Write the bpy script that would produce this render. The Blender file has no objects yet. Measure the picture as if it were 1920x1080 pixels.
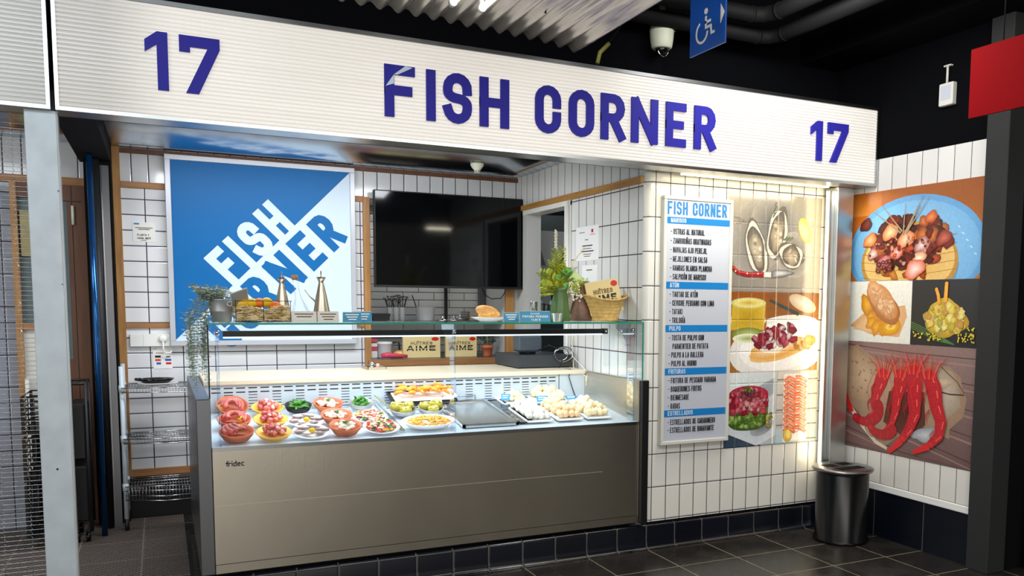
import bpy, math, random
from mathutils import Vector, Matrix
from math import sin, cos, pi, radians, sqrt
random.seed(7)
sc = bpy.context.scene
COL = sc.collection
# ---------------------------------------------------------------- camera
F_PX, CX, CY = 1612.77, 1127.3, 712.6
yaw, pitch, roll = radians(27.184), radians(-5.195), radians(0.569)
fwd = Vector((sin(yaw)*cos(pitch), cos(yaw)*cos(pitch), sin(pitch)))
rt0 = Vector((cos(yaw), -sin(yaw), 0)); up0 = rt0.cross(fwd)
rt = rt0*cos(roll)+up0*sin(roll); up = up0*cos(roll)-rt0*sin(roll)
cam_d = bpy.data.cameras.new('camera'); cam = bpy.data.objects.new('camera', cam_d); COL.objects.link(cam)
cam_d.sensor_width = 36; cam_d.lens = F_PX/1920*36
cam_d.shift_x = (960-CX)/1920; cam_d.shift_y = (CY-540)/1920
cam_d.clip_start = 0.02
m3 = Matrix((rt, up, -fwd)).transposed()
cam.matrix_world = Matrix.Translation((0, 0, 1.5)) @ m3.to_4x4()
sc.camera = cam
sc.view_settings.view_transform = 'Standard'; sc.view_settings.look = 'None'
sc.view_settings.gamma = 1; sc.view_settings.use_curve_mapping = False
sc.view_settings.exposure = 0.0
# ---------------------------------------------------------------- world: the rest of the market hall, soft and uneven
wd = bpy.data.worlds.new('hall'); sc.world = wd; wd.use_nodes = True
wn, wl = wd.node_tree.nodes, wd.node_tree.links
bg = wn['Background']; tcw = wn.new('ShaderNodeTexCoord')
nzw = wn.new('ShaderNodeTexNoise'); nzw.inputs['Scale'].default_value = 2.2; nzw.inputs['Detail'].default_value = 1.5
rpw = wn.new('ShaderNodeValToRGB'); rpw.color_ramp.elements[0].position = .36; rpw.color_ramp.elements[1].position = .66
rpw.color_ramp.elements[0].color = (.05, .055, .07, 1); rpw.color_ramp.elements[1].color = (.95, .9, .8, 1)
wl.new(tcw.outputs['Generated'], nzw.inputs['Vector']); wl.new(nzw.outputs['Fac'], rpw.inputs['Fac']); wl.new(rpw.outputs['Color'], bg.inputs['Color'])
# bright lobe added behind the camera, left, for the steel front to reflect
vdw = wn.new('ShaderNodeVectorMath'); vdw.operation = 'DOT_PRODUCT'; vdw.inputs[1].default_value = Vector((-.42, -.91, .05)).normalized(); wl.new(tcw.outputs['Generated'], vdw.inputs[0])
mrw = wn.new('ShaderNodeMapRange'); mrw.interpolation_type = 'SMOOTHSTEP'; mrw.inputs[1].default_value = .80; mrw.inputs[2].default_value = .965; mrw.inputs[3].default_value = .36; mrw.inputs[4].default_value = 6.5
wl.new(vdw.outputs['Value'], mrw.inputs[0]); wl.new(mrw.outputs[0], bg.inputs['Strength'])
# ---------------------------------------------------------------- lamps of the hall and the stall
def area(name, loc, target, sx, sy, power, col=(1, 1, 1)):
    l = bpy.data.lights.new(name, 'AREA'); l.shape = 'RECTANGLE'; l.size = sx; l.size_y = sy; l.energy = power; l.color = col
    o = bpy.data.objects.new(name, l); COL.objects.link(o); o.location = loc
    o.rotation_euler = (Vector(target)-Vector(loc)).to_track_quat('-Z', 'Y').to_euler(); return o
area('hall_light', (1.9, 1.2, 3.1), (2.6, 4.4, .9), 3.2, .5, 46, (1, .97, .92))
area('hall_light', (-.8, 1.8, 3.1), (-.3, 4.6, 1.0), 1.6, .5, 24, (.82, .92, 1))
area('stall_light', (.9, 5.3, 2.42), (.95, 5.9, 0), 1.8, .25, 38, (.93, .96, 1))
area('kitchen_light', (3.4, 6.0, 2.6), (3.4, 6.2, 0), .6, .6, 5, (.9, .95, 1))
area('niche_light', (1.9, 6.80, 2.2), (1.9, 6.85, 0), .9, .12, 3.0, (.95, .97, 1))
area('left_stall_light', (-1.2, 5.3, 2.4), (-.8, 6.0, .6), .8, .3, 7, (.85, .93, 1))
area('wall_wash_light', (3.2, 4.10, 2.23), (3.2, 4.6, .4), 1.5, .05, 9, (1, .93, .72))
area('poster_light', (2.9, 3.4, 3.1), (4.1, 3.9, 1.2), .6, .4, 24, (1, .97, .93))
# ================================================================ helpers
def srgb(h):
    if isinstance(h, str):
        h = h.lstrip('#'); c = [int(h[i:i+2], 16)/255 for i in (0, 2, 4)]
    else: c = list(h)
    return tuple((x/12.92 if x <= .04045 else ((x+.055)/1.055)**2.4) for x in c)
MATS = {}
def nn(nt, t, **k):
    n = nt.nodes.new(t)
    for a, b in k.items(): setattr(n, a, b)
    return n
def mth(nt, op, a, b=None, c=None):
    n = nn(nt, 'ShaderNodeMath', operation=op)
    for i, v in enumerate((a, b, c)):
        if v is None: continue
        if isinstance(v, (int, float)): n.inputs[i].default_value = v
        else: nt.links.new(v, n.inputs[i])
    return n.outputs[0]
def mixc(nt, f, a, b):
    n = nn(nt, 'ShaderNodeMix', data_type='RGBA')
    for i, v in ((0, f), (6, a), (7, b)):
        if isinstance(v, (int, float)): n.inputs[i].default_value = v
        elif isinstance(v, tuple): n.inputs[i].default_value = (*v[:3], 1)
        else: nt.links.new(v, n.inputs[i])
    return n.outputs[2]
def mat(name, col='#808080', rough=.5, metal=0, noise=0, nscale=8, nstretch=(1, 1, 1), bump=0, bscale=40, trans=0, ior=1.45, emis=0, emcol=None, coat=0, col2=None, spec=None, alpha=None):
    m = bpy.data.materials.new(name); m.use_nodes = True; nt = m.node_tree; b = nt.nodes['Principled BSDF']
    c = srgb(col); b.inputs['Base Color'].default_value = (*c, 1); b.inputs['Roughness'].default_value = rough
    b.inputs['Metallic'].default_value = metal; b.inputs['IOR'].default_value = ior
    if trans: b.inputs['Transmission Weight'].default_value = trans
    if coat: b.inputs['Coat Weight'].default_value = coat; b.inputs['Coat Roughness'].default_value = .1
    if spec is not None: b.inputs['Specular IOR Level'].default_value = spec
    if emis:
        b.inputs['Emission Color'].default_value = (*srgb(emcol or col), 1); b.inputs['Emission Strength'].default_value = emis
    if noise or bump:
        g = nn(nt, 'ShaderNodeNewGeometry'); mp = nn(nt, 'ShaderNodeMapping'); mp.inputs['Scale'].default_value = nstretch
        nt.links.new(g.outputs['Position'], mp.inputs['Vector'])
    if noise:
        n = nn(nt, 'ShaderNodeTexNoise'); n.inputs['Scale'].default_value = nscale; n.inputs['Detail'].default_value = 4
        nt.links.new(mp.outputs[0], n.inputs['Vector'])
        r = nn(nt, 'ShaderNodeMapRange'); r.inputs[1].default_value = .3; r.inputs[2].default_value = .7
        nt.links.new(n.outputs['Fac'], r.inputs[0])
        c2 = srgb(col2) if col2 else tuple(x*(1-noise) for x in c)
        nt.links.new(mixc(nt, r.outputs[0], c, c2), b.inputs['Base Color'])
    if bump:
        n = nn(nt, 'ShaderNodeTexNoise'); n.inputs['Scale'].default_value = bscale; n.inputs['Detail'].default_value = 3
        nt.links.new(mp.outputs[0], n.inputs['Vector'])
        bp = nn(nt, 'ShaderNodeBump'); bp.inputs['Strength'].default_value = bump; bp.inputs['Distance'].default_value = .004
        nt.links.new(n.outputs['Fac'], bp.inputs['Height']); nt.links.new(bp.outputs[0], b.inputs['Normal'])
    MATS[name] = m; return m
def tile(name, col, grout, au, su, ou, av, sv, ov, g=.0035, rough=.12, offset=0, var=.04, bump=.5, gnoise=0, col2=None, rgh2=None, bevel=.008):
    """tiles from world position: axis au with size su and origin ou, axis av likewise"""
    m = bpy.data.materials.new(name); m.use_nodes = True; nt = m.node_tree; b = nt.nodes['Principled BSDF']
    geo = nn(nt, 'ShaderNodeNewGeometry'); sx = nn(nt, 'ShaderNodeSeparateXYZ'); nt.links.new(geo.outputs['Position'], sx.inputs[0])
    U, V = sx.outputs['XYZ'.index(au)], sx.outputs['XYZ'.index(av)]
    v = mth(nt, 'DIVIDE', mth(nt, 'SUBTRACT', V, ov), sv); row = mth(nt, 'FLOOR', v)
    u = mth(nt, 'DIVIDE', mth(nt, 'SUBTRACT', U, ou), su)
    if offset: u = mth(nt, 'ADD', u, mth(nt, 'MULTIPLY', row, offset))
    colm = mth(nt, 'FLOOR', u)
    fu, fv = mth(nt, 'SUBTRACT', u, colm), mth(nt, 'SUBTRACT', v, row)
    du = mth(nt, 'MULTIPLY', mth(nt, 'MINIMUM', fu, mth(nt, 'SUBTRACT', 1, fu)), su)
    dv = mth(nt, 'MULTIPLY', mth(nt, 'MINIMUM', fv, mth(nt, 'SUBTRACT', 1, fv)), sv)
    d = mth(nt, 'MINIMUM', du, dv); gm = mth(nt, 'LESS_THAN', d, g/2)
    cx_ = nn(nt, 'ShaderNodeCombineXYZ'); nt.links.new(colm, cx_.inputs[0]); nt.links.new(row, cx_.inputs[1])
    wn_ = nn(nt, 'ShaderNodeTexWhiteNoise', noise_dimensions='2D'); nt.links.new(cx_.outputs[0], wn_.inputs['Vector'])
    c = srgb(col); c2 = srgb(col2) if col2 else tuple(x*(1-var) for x in c)
    base = mixc(nt, wn_.outputs['Value'], c, c2)
    if gnoise:
        n = nn(nt, 'ShaderNodeTexNoise'); n.inputs['Scale'].default_value = 5; n.inputs['Detail'].default_value = 5; nt.links.new(geo.outputs['Position'], n.inputs['Vector'])
        base = mixc(nt, mth(nt, 'MULTIPLY', n.outputs['Fac'], gnoise), base, srgb('#8a8070'))
    nt.links.new(mixc(nt, gm, base, srgb(grout)), b.inputs['Base Color'])
    r = mth(nt, 'ADD', mth(nt, 'MULTIPLY', gm, .8-rough), rough)
    if gnoise: r = mth(nt, 'ADD', r, mth(nt, 'MULTIPLY', n.outputs['Fac'], rgh2 or .2))
    nt.links.new(r, b.inputs['Roughness'])
    if bump:
        h = nn(nt, 'ShaderNodeMapRange'); h.inputs[2].default_value = bevel; nt.links.new(d, h.inputs[0])
        n2 = nn(nt, 'ShaderNodeTexNoise'); n2.inputs['Scale'].default_value = 9; nt.links.new(geo.outputs['Position'], n2.inputs['Vector'])
        hh = mth(nt, 'ADD', h.outputs[0], mth(nt, 'MULTIPLY', n2.outputs['Fac'], .35))
        bp = nn(nt, 'ShaderNodeBump'); bp.inputs['Strength'].default_value = bump; bp.inputs['Distance'].default_value = .004
        nt.links.new(hh, bp.inputs['Height']); nt.links.new(bp.outputs[0], b.inputs['Normal'])
    MATS[name] = m; return m
def thin_glass(name, tint=(.96, .99, .98), refl=.9):
    m = bpy.data.materials.new(name); m.use_nodes = True; nt = m.node_tree; nt.nodes.clear()
    o = nn(nt, 'ShaderNodeOutputMaterial'); mx = nn(nt, 'ShaderNodeMixShader'); t = nn(nt, 'ShaderNodeBsdfTransparent'); g = nn(nt, 'ShaderNodeBsdfGlossy')
    t.inputs[0].default_value = (*tint, 1); g.inputs['Roughness'].default_value = .02; g.inputs['Color'].default_value = (1, 1, 1, 1)
    fr = nn(nt, 'ShaderNodeFresnel'); fr.inputs[0].default_value = 1.45
    nt.links.new(mth(nt, 'MULTIPLY', fr.outputs[0], refl), mx.inputs[0]); nt.links.new(t.outputs[0], mx.inputs[1]); nt.links.new(g.outputs[0], mx.inputs[2]); nt.links.new(mx.outputs[0], o.inputs[0])
    MATS[name] = m; return m
class MB:
    def __init__(s): s.v, s.f, s.m, s.c, s.mats, s.cm, s.sm = [], [], [], [], [], None, []
    def mi(s, m):
        if m not in s.mats: s.mats.append(m)
        return s.mats.index(m)
    def face(s, idx, m, smooth=False): s.f.append(tuple(idx)); s.m.append(s.mi(m)); s.sm.append(smooth)
    def quad(s, a, b, c, d, m):
        n = len(s.v); s.v += [tuple(a), tuple(b), tuple(c), tuple(d)]; s.face((n, n+1, n+2, n+3), m)
    def box(s, x0, y0, z0, x1, y1, z1, m, R=None, o=(0, 0, 0)):
        n = len(s.v); P = [(x, y, z) for z in (z0, z1) for y in (y0, y1) for x in (x0, x1)]
        if R is not None: P = [tuple(R @ (Vector(p)-Vector(o)) + Vector(o)) for p in P]
        s.v += P
        for q in ((0, 2, 3, 1), (4, 5, 7, 6), (0, 1, 5, 4), (2, 6, 7, 3), (0, 4, 6, 2), (1, 3, 7, 5)): s.face([n+i for i in q], m)
    def bbox(s, x0, y0, z0, x1, y1, z1, m, b=.004):
        """box with bevelled vertical and horizontal edges"""
        n = len(s.v)
        def ring(z, i): return [(x0+i+b, y0+i, z), (x1-i-b, y0+i, z), (x1-i, y0+i+b, z), (x1-i, y1-i-b, z), (x1-i-b, y1-i, z), (x0+i+b, y1-i, z), (x0+i, y1-i-b, z), (x0+i, y0+i+b, z)]
        for z, i in ((z0, b), (z0+b, 0), (z1-b, 0), (z1, b)): s.v += ring(z, i)
        s.face([n+7-i for i in range(8)], m); s.face([n+24+i for i in range(8)], m)
        for k in range(3):
            for i in range(8): j = (i+1) % 8; s.face((n+k*8+i, n+k*8+j, n+k*8+8+j, n+k*8+8+i), m)
    def tube(s, path, r, m, n=8, caps=True, closed=False):
        path = [Vector(p) for p in path]; rs = r if isinstance(r, (list, tuple)) else [r]*len(path); base = len(s.v); ref = None; L = len(path)
        for i, p in enumerate(path):
            a = path[(i-1) % L] if (i > 0 or closed) else p; b = path[(i+1) % L] if (i < L-1 or closed) else p
            t = (b-a)
            t = t.normalized() if t.length > 1e-9 else Vector((0, 0, 1))
            if ref is None: ref = Vector((0, 0, 1)) if abs(t.z) < .9 else Vector((1, 0, 0))
            u = t.cross(ref)
            if u.length < 1e-6: u = t.cross(Vector((.3, .9, .2)))
            u.normalize(); w = u.cross(t).normalized(); ref = w
            for k in range(n):
                an = 2*pi*k/n; s.v.append(tuple(p+(u*cos(an)+w*sin(an))*rs[i]))
        for i in range(L if closed else L-1):
            i2 = (i+1) % L
            for k in range(n):
                k2 = (k+1) % n; s.face((base+i*n+k, base+i2*n+k, base+i2*n+k2, base+i*n+k2), m, True)
        if caps and not closed:
            s.face([base+k for k in range(n)], m); s.face([base+(L-1)*n+n-1-k for k in range(n)], m)
    def lathe(s, prof, m, c=(0, 0, 0), n=28, sx=1, sy=1, R=None, mats=None, wob=0):
        """profile of (r,z) turned about the vertical through c"""
        base = len(s.v); c = Vector(c); K = len(prof)
        for j, (r, z) in enumerate(prof):
            for k in range(n):
                a = 2*pi*k/n; rr = r*(1+wob*sin(5*a+j)); p = Vector((rr*cos(a)*sx, rr*sin(a)*sy, z))
                if R is not None: p = R @ p
                s.v.append(tuple(p+c))
        for j in range(K-1):
            mm = mats[j] if mats else m
            for k in range(n):
                k2 = (k+1) % n; s.face((base+j*n+k, base+j*n+k2, base+(j+1)*n+k2, base+(j+1)*n+k), mm, True)
        if prof[0][0] > 1e-5: s.face([base+n-1-k for k in range(n)], mats[0] if mats else m)
        if prof[-1][0] > 1e-5: s.face([base+(K-1)*n+k for k in range(n)], mats[-1] if mats else m)
    def ball(s, c, r, m, n=12, k=8, sc_=(1, 1, 1), R=None, wob=0, seed=0):
        rn = random.Random(seed); base = len(s.v); c = Vector(c)
        for j in range(k+1):
            t = pi*j/k
            for i in range(n):
                a = 2*pi*i/n; rr = r*(1+wob*(rn.random()-.5)) if 0 < j < k else r
                p = Vector((rr*sin(t)*cos(a)*sc_[0], rr*sin(t)*sin(a)*sc_[1], rr*cos(t)*sc_[2]))
                if R is not None: p = R @ p
                s.v.append(tuple(p+c))
        for j in range(k):
            for i in range(n):
                i2 = (i+1) % n; s.face((base+j*n+i, base+(j+1)*n+i, base+(j+1)*n+i2, base+j*n+i2), m, True)
    def prism(s, pts, d, m):
        """closed 3D polygon pts extruded by vector d"""
        n = len(s.v); K = len(pts); d = Vector(d); s.v += [tuple(p) for p in pts]+[tuple(Vector(p)+d) for p in pts]
        s.face(range(K), m); s.face([n+K+K-1-i for i in range(K)], m); s.f[-2] = tuple(n+i for i in range(K))
        for i in range(K): j = (i+1) % K; s.face((n+i, n+K+i, n+K+j, n+j), m)
    def build(s, name, parent=None, loc=None):
        me = bpy.data.meshes.new(name)
        if parent is not None: o_ = WLOC[parent.name]
        elif loc is not None: o_ = Vector(loc)
        else:
            xs = [v[0] for v in s.v]; ys = [v[1] for v in s.v]; zs = [v[2] for v in s.v]
            o_ = Vector(((min(xs)+max(xs))/2, (min(ys)+max(ys))/2, min(zs)))
        me.from_pydata([(v[0]-o_[0], v[1]-o_[1], v[2]-o_[2]) for v in s.v], [], s.f)
        for m in s.mats: me.materials.append(MATS[m])
        me.polygons.foreach_set('material_index', s.m); me.polygons.foreach_set('use_smooth', s.sm)
        if s.cm:
            ca = me.color_attributes.new('Col', 'FLOAT_COLOR', 'POINT')
            ca.data.foreach_set('color', [x for c in s.cm for x in (*c, 1)])
        me.update()
        o = bpy.data.objects.new(name, me); COL.objects.link(o)
        if parent is not None: o.parent = parent; WLOC[o.name] = WLOC[parent.name]
        else: o.location = o_; WLOC[o.name] = Vector(o_)
        return o
WLOC = {}
def thing(name, label, cat, loc=(0, 0, 0), group=None):
    o = bpy.data.objects.new(name, None); COL.objects.link(o); o.location = loc; o.empty_display_size = .05
    WLOC[o.name] = Vector(loc); return tag(o, label, cat, group)
def tag(o, label, cat, group=None):
    o['label'] = label; o['category'] = cat
    if group: o['group'] = group
    return o
def struct(mb, name):
    o = mb.build(name, loc=(0, 0, 0)); o['kind'] = 'structure'; return o
def dup(root, loc, rotz=0, label=None, scale=1, rot=None):
    def cp(o, par):
        c = o.copy(); COL.objects.link(c)
        if par is not None: c.parent = par
        for ch in KIDS(o): cp(ch, c)
        return c
    c = cp(root, None); c.location = loc; c.rotation_euler = rot or (0, 0, rotz); c.scale = (scale,)*3 if isinstance(scale, (int, float)) else scale
    if label: c['label'] = label
    return c
def KIDS(o): return [x for x in list(COL.objects) if x.parent == o]
# ---------------------------------------------------------------- stroke lettering
def arcp(cx, cy, rx, ry, a0, a1, n=8): return [(cx+rx*cos(radians(a0+(a1-a0)*i/n)), cy+ry*sin(radians(a0+(a1-a0)*i/n))) for i in range(n+1)]
def glyph(ch, w, h):
    r = w/2; ry = min(r, h*.3); mid = h*.5
    base = {'Ñ': 'N', 'Ú': 'U', 'Ó': 'O', 'Í': 'I', 'Î': 'I'}.get(ch, ch)
    if base != ch:
        s = glyph(base, w, h)
        if ch == 'Ñ': s.append([(w*.15, h*1.22), (w*.4, h*1.3), (w*.6, h*1.22), (w*.85, h*1.3)])
        elif ch == 'Î': s.append([(-w*.4, h*1.2), (w*.0, h*1.35), (w*.4, h*1.2)])
        else: s.append([(r*.8, h*1.2), (r*1.3, h*1.36)] if ch != 'Í' else [(0, h*1.2), (w*.3, h*1.36)])
        return s
    top = arcp(r, h-ry, r, ry, 0, 180); bot = arcp(r, ry, r, ry, 180, 360)
    D = {
     'A': [[(0, 0), (r*.82, h)], [(w, 0), (r*1.18, h)], [(w*.2, h*.27), (w*.8, h*.27)]],
     'B': [[(0, 0), (0, h), (w*.5, h)]+arcp(w*.55, h*.76, w*.4, h*.24, 90, -90, 6)+[(0, h*.52)], [(0, 0), (w*.5, 0)]+arcp(w*.55, h*.26, w*.45, h*.26, -90, 90, 6)],
     'C': [[(w, h*.66)]+top+bot+[(w, h*.34)]], 'D': [[(0, 0), (0, h), (w*.4, h)]+arcp(w*.4, h-ry, w*.6, ry, 90, 0)+arcp(w*.4, ry, w*.6, ry, 0, -90)+[(0, 0)]],
     'E': [[(w*.92, h), (0, h), (0, 0), (w*.92, 0)], [(0, mid), (w*.75, mid)]], 'F': [[(w*.92, h), (0, h), (0, 0)], [(0, h*.52), (w*.8, h*.52)]],
     'G': [[(w, h*.68)]+top+bot+[(w, h*.46), (w*.55, h*.46)]], 'H': [[(0, 0), (0, h)], [(w, 0), (w, h)], [(0, mid), (w, mid)]],
     'I': [[(0, 0), (0, h)]], 'J': [[(w, h)]+list(reversed(arcp(r, ry, r, ry, 180, 360)))], 'K': [[(0, 0), (0, h)], [(w*.95, h), (w*.1, h*.42)], [(w*.35, h*.55), (w, 0)]],
     'L': [[(0, h), (0, 0), (w*.9, 0)]], 'M': [[(0, 0), (0, h)], [(w*1.25, 0), (w*1.25, h)], [(w*.05, h), (w*.625, h*.1), (w*1.2, h)]],
     'N': [[(0, 0), (0, h)], [(w, 0), (w, h)], [(w*.05, h), (w*.95, 0)]], 'O': [top+bot+[(w, h-ry)]],
     'P': [[(0, 0), (0, h), (w*.5, h)]+arcp(w*.55, h*.73, w*.45, h*.27, 90, -90, 6)+[(0, h*.46)]],
     'Q': [top+bot+[(w, h-ry)], [(w*.55, h*.25), (w*1.05, -h*.02)]],
     'R': [[(0, 0), (0, h), (w*.5, h)]+arcp(w*.55, h*.74, w*.42, h*.26, 90, -90, 6)+[(0, h*.48)], [(w*.5, h*.46), (w, 0)]],
     'S': [arcp(r, h-ry, r, ry, -8, 180)+arcp(r, h*.66, r, h*.16, 180, 250, 4)+arcp(r, h*.34, r, h*.16, 70, 0, 4)+list(reversed(arcp(r, ry, r, ry, 188, 360)))],
     'T': [[(0, h), (w, h)], [(r, h), (r, 0)]], 'U': [[(0, h)]+bot+[(w, h)]], 'V': [[(0, h), (r*.9, 0)], [(w, h), (r*1.1, 0)]],
     'W': [[(0, h), (w*.3, 0)], [(w*.3, 0), (w*.6, h)], [(w*.6, h), (w*.95, 0)], [(w*.95, 0), (w*1.25, h)]],
     'X': [[(0, 0), (w, h)], [(0, h), (w, 0)]], 'Y': [[(0, h), (r, mid)], [(w, h), (r, mid)], [(r, mid), (r, 0)]], 'Z': [[(0, h), (w, h), (0, 0), (w, 0)]],
     '1': [[(w*.0, h*.8), (w*.62, h*1.0)], [(w*.62, h), (w*.62, 0)]], '7': [[(0, h*.8), (0, h), (w, h), (w*.28, 0)]],
     '4': [[(w*.75, 0), (w*.75, h), (0, h*.3), (w, h*.3)]], '0': [top+bot+[(w, h-ry)]], '8': [arcp(r, h*.25, r, h*.25, 90, 450, 12), arcp(r, h*.75, r*.9, h*.25, -90, 270, 12)],
     '-': [[(0, mid), (w*.5, mid)]], '.': [[(0, 0), (0, h*.01)]], ',': [[(0, 0), (-w*.1, -h*.1)]], '€': [[(w, h*.75)]+top+bot+[(w, h*.25)], [(-w*.2, h*.58), (w*.7, h*.58)], [(-w*.2, h*.42), (w*.7, h*.42)]],
    }
    return D.get(ch, [])
def gw(ch, W):
    if ch in 'IÍÎ.,': return 0
    if ch in 'MW': return W*1.25
    if ch == '-': return W*.5
    return W
def stroke2d(pts, t, cap=True):
    """list of quads along the polyline, mitred"""
    P = [Vector((p[0], p[1])) for p in pts]; Q = [P[0]]
    for p in P[1:]:
        if (p-Q[-1]).length > 1e-6: Q.append(p)
    P = Q; K = len(P)
    if K < 2: return []
    closed = (P[0]-P[-1]).length < 1e-6
    if closed: P = P[:-1]; K -= 1
    if not closed and cap:
        P[0] = P[0]+(P[0]-P[1]).normalized()*t/2*cap; P[-1] = P[-1]+(P[-1]-P[-2]).normalized()*t/2*cap
    L, R = [], []
    for i in range(K):
        a = P[i]-P[i-1] if (i > 0 or closed) else P[1]-P[0]; b = P[(i+1) % K]-P[i] if (i < K-1 or closed) else a
        a = a.normalized(); b = b.normalized(); na = Vector((-a.y, a.x)); nb = Vector((-b.y, b.x)); mm = (na+nb)
        if mm.length < 1e-4: mm = na
        mm.normalize(); s = t/2/max(.35, mm.dot(na)); L.append(P[i]+mm*s); R.append(P[i]-mm*s)
    return [(L[i], L[(i+1) % K], R[(i+1) % K], R[i]) for i in range(K if closed else K-1)]
def text(mb, s, o, ux, uy, H, W, t, m, gap=None, depth=.002, fit=None, xs=None):
    """lettering with height H, letter width W, stroke t standing on the plane o + ux*a + uy*b; depth grows along ux x uy"""
    o, ux, uy = Vector(o), Vector(ux).normalized(), Vector(uy).normalized(); nz = ux.cross(uy)
    gap = W*.28 if gap is None else gap; tot = 0
    for ch in s: tot += (W*.55 if ch == ' ' else gw(ch, W-t)+t)+gap
    tot -= gap; ng = sum(1 for c_ in s if c_ != ' '); k = (fit-ng*t)/(tot-ng*t) if fit else 1; x = 0; lift = 0
    for i, ch in enumerate(s):
        if ch == ' ': x += (W*.55+gap)*k; continue
        wi = gw(ch, W-t)*k; ox = xs[i] if xs else x
        for st in glyph(ch, (W-t)*k, H-t):
            for q in stroke2d(st, t):
                lift += .00002 if depth else .000002
                pts = [o+ux*(ox+t/2+p.x)+uy*(t/2+p.y)+nz*lift for p in q]
                if depth: mb.prism([p for p in pts], nz*depth, m)
                else: mb.quad(*pts, m)
        x += wi+t*1+gap*k
    return x
# ---------------------------------------------------------------- printed pictures made of coloured shapes
class Pic(MB):
    def __init__(s, o, ux, uy, m='print', base=.004):
        super().__init__(); s.o, s.ux, s.uy = Vector(o), Vector(ux).normalized(), Vector(uy).normalized(); s.nz = s.ux.cross(s.uy); s.d = base; s.mm = m; s.cm = []; s.clip = None; s.rn = random.Random(3)
    def P(s, x, y):
        if s.clip: x = min(max(x, 0), s.clip[0]); y = min(max(y, 0), s.clip[1])
        return tuple(s.o+s.ux*x+s.uy*y+s.nz*s.d)
    def add(s, pts, cols):
        n = len(s.v); s.v += [s.P(*p) for p in pts]; s.cm += [srgb(c) for c in cols]; return n
    def rect(s, x0, y0, x1, y1, c, c2=None, c3=None, c4=None):
        c2 = c2 or c; n = s.add([(x0, y0), (x1, y0), (x1, y1), (x0, y1)], [c, c3 or c, c4 or c2, c2]); s.face((n, n+1, n+2, n+3), s.mm); s.d += .00004
    def poly(s, pts, c, ce=None):
        cx = sum(p[0] for p in pts)/len(pts); cy = sum(p[1] for p in pts)/len(pts); ce = ce or c
        n = s.add([(cx, cy)]+list(pts), [c]+[ce]*len(pts)); K = len(pts)
        for i in range(K): s.face((n, n+1+i, n+1+(i+1) % K), s.mm)
        s.d += .00004
    def ell(s, cx, cy, rx, ry, c, ce=None, rot=0, n=20, wob=0, a0=0, a1=360):
        ca, sa = cos(radians(rot)), sin(radians(rot)); pts = []; ph = s.rn.random()*6
        for i in range(n):
            a = radians(a0+(a1-a0)*i/n); k = 1+wob*(sin(3*a+ph)*.6+sin(5*a+2*ph)*.4); x, y = rx*k*cos(a), ry*k*sin(a)
            pts.append((cx+x*ca-y*sa, cy+x*sa+y*ca))
        s.poly(pts, c, ce)
    def line(s, pts, w, c, w2=None):
        w2 = w if w2 is None else w2; K = len(pts)-1; P = [Vector(p) for p in pts]; row = []
        for i, p in enumerate(P):
            a = P[min(i+1, K)]-P[max(i-1, 0)]; nrm = Vector((-a.y, a.x)).normalized(); ww = (w+(w2-w)*i/K)/2; row.append((p+nrm*ww, p-nrm*ww))
        for i in range(K):
            q = [row[i][0], row[i+1][0], row[i+1][1], row[i][1]]; n = s.add([(v.x, v.y) for v in q], [c]*4); s.face((n, n+1, n+2, n+3), s.mm)
        s.d += .00004
    def blobs(s, n, cx, cy, rx, ry, size, cols, rot=0, flat=.7, wob=.15, dark=.65):
        for i in range(n):
            a = s.rn.random()*2*pi; q = sqrt(s.rn.random()); x, y = rx*q*cos(a), ry*q*sin(a); ca, sa = cos(radians(rot)), sin(radians(rot))
            c = s.rn.choice(cols); cc = srgbf(c); z = size*(.6+.8*s.rn.random())
            s.ell(cx+x*ca-y*sa, cy+x*sa+y*ca, z, z*flat, c, tuple(v*dark for v in cc), s.rn.random()*180, 10, wob)
def srgbf(h):
    if isinstance(h, tuple): return h
    h = h.lstrip('#'); return tuple(int(h[i:i+2], 16)/255 for i in (0, 2, 4))
# ================================================================ materials
mat('alu', '#b9bcbc', .28, 1, noise=.15, nscale=4); mat('alu_dark', '#6d7072', .35, 1); mat('steel', '#c9bfae', .33, 1, noise=.1, nscale=6, nstretch=(.4, 1, 12), bump=.05, bscale=60)
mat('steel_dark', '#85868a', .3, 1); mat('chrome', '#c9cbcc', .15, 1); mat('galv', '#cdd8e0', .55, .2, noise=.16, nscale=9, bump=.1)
mat('black', '#0b0c10', .45); mat('black_gloss', '#050608', .07, spec=.4); mat('bin_black', '#0a0a0c', .25, spec=.35); mat('black_matte', '#060608', .8, spec=.2); mat('ceiling_black', '#06070b', .9, spec=.08, bump=.3, bscale=30); mat('charcoal', '#303132', .6, spec=.2)
mat('duct', '#08090b', .75, spec=.3); mat('wood', '#b08248', .45, noise=.35, nscale=6, nstretch=(6, 6, .7), col2='#946538'); mat('wood_h', '#a8784a', .45, noise=.35, nscale=6, nstretch=(.7, 6, 6), col2='#94633a'); mat('wood_dark', '#6b4530', .5, noise=.3, nscale=5, nstretch=(6, 6, .7))
mat('wood_light', '#b98a45', .4, noise=.3, nscale=5, nstretch=(3, .6, 6), col2='#9d6c2c')
mat('white', '#e8e8e4', .4); mat('white_gloss', '#f1f2f2', .15); mat('offwhite', '#cfcfc8', .45); mat('grey_frame', '#b9bcc4', .35, .3); mat('jamb', '#c9cac8', .5)
mat('letter_blue', '#2d2a9c', .5, spec=.2); mat('sign_blue', '#0f66a8', .4, spec=.2); mat('sign_pale', '#cddff0', .4, spec=.3); mat('band_blue', '#1478c0', .4); mat('ink', '#14161c', .5); mat('menu_grey', '#b9bfcd', .35); mat('txt_pale', '#c3d6e6', .5)
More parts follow.
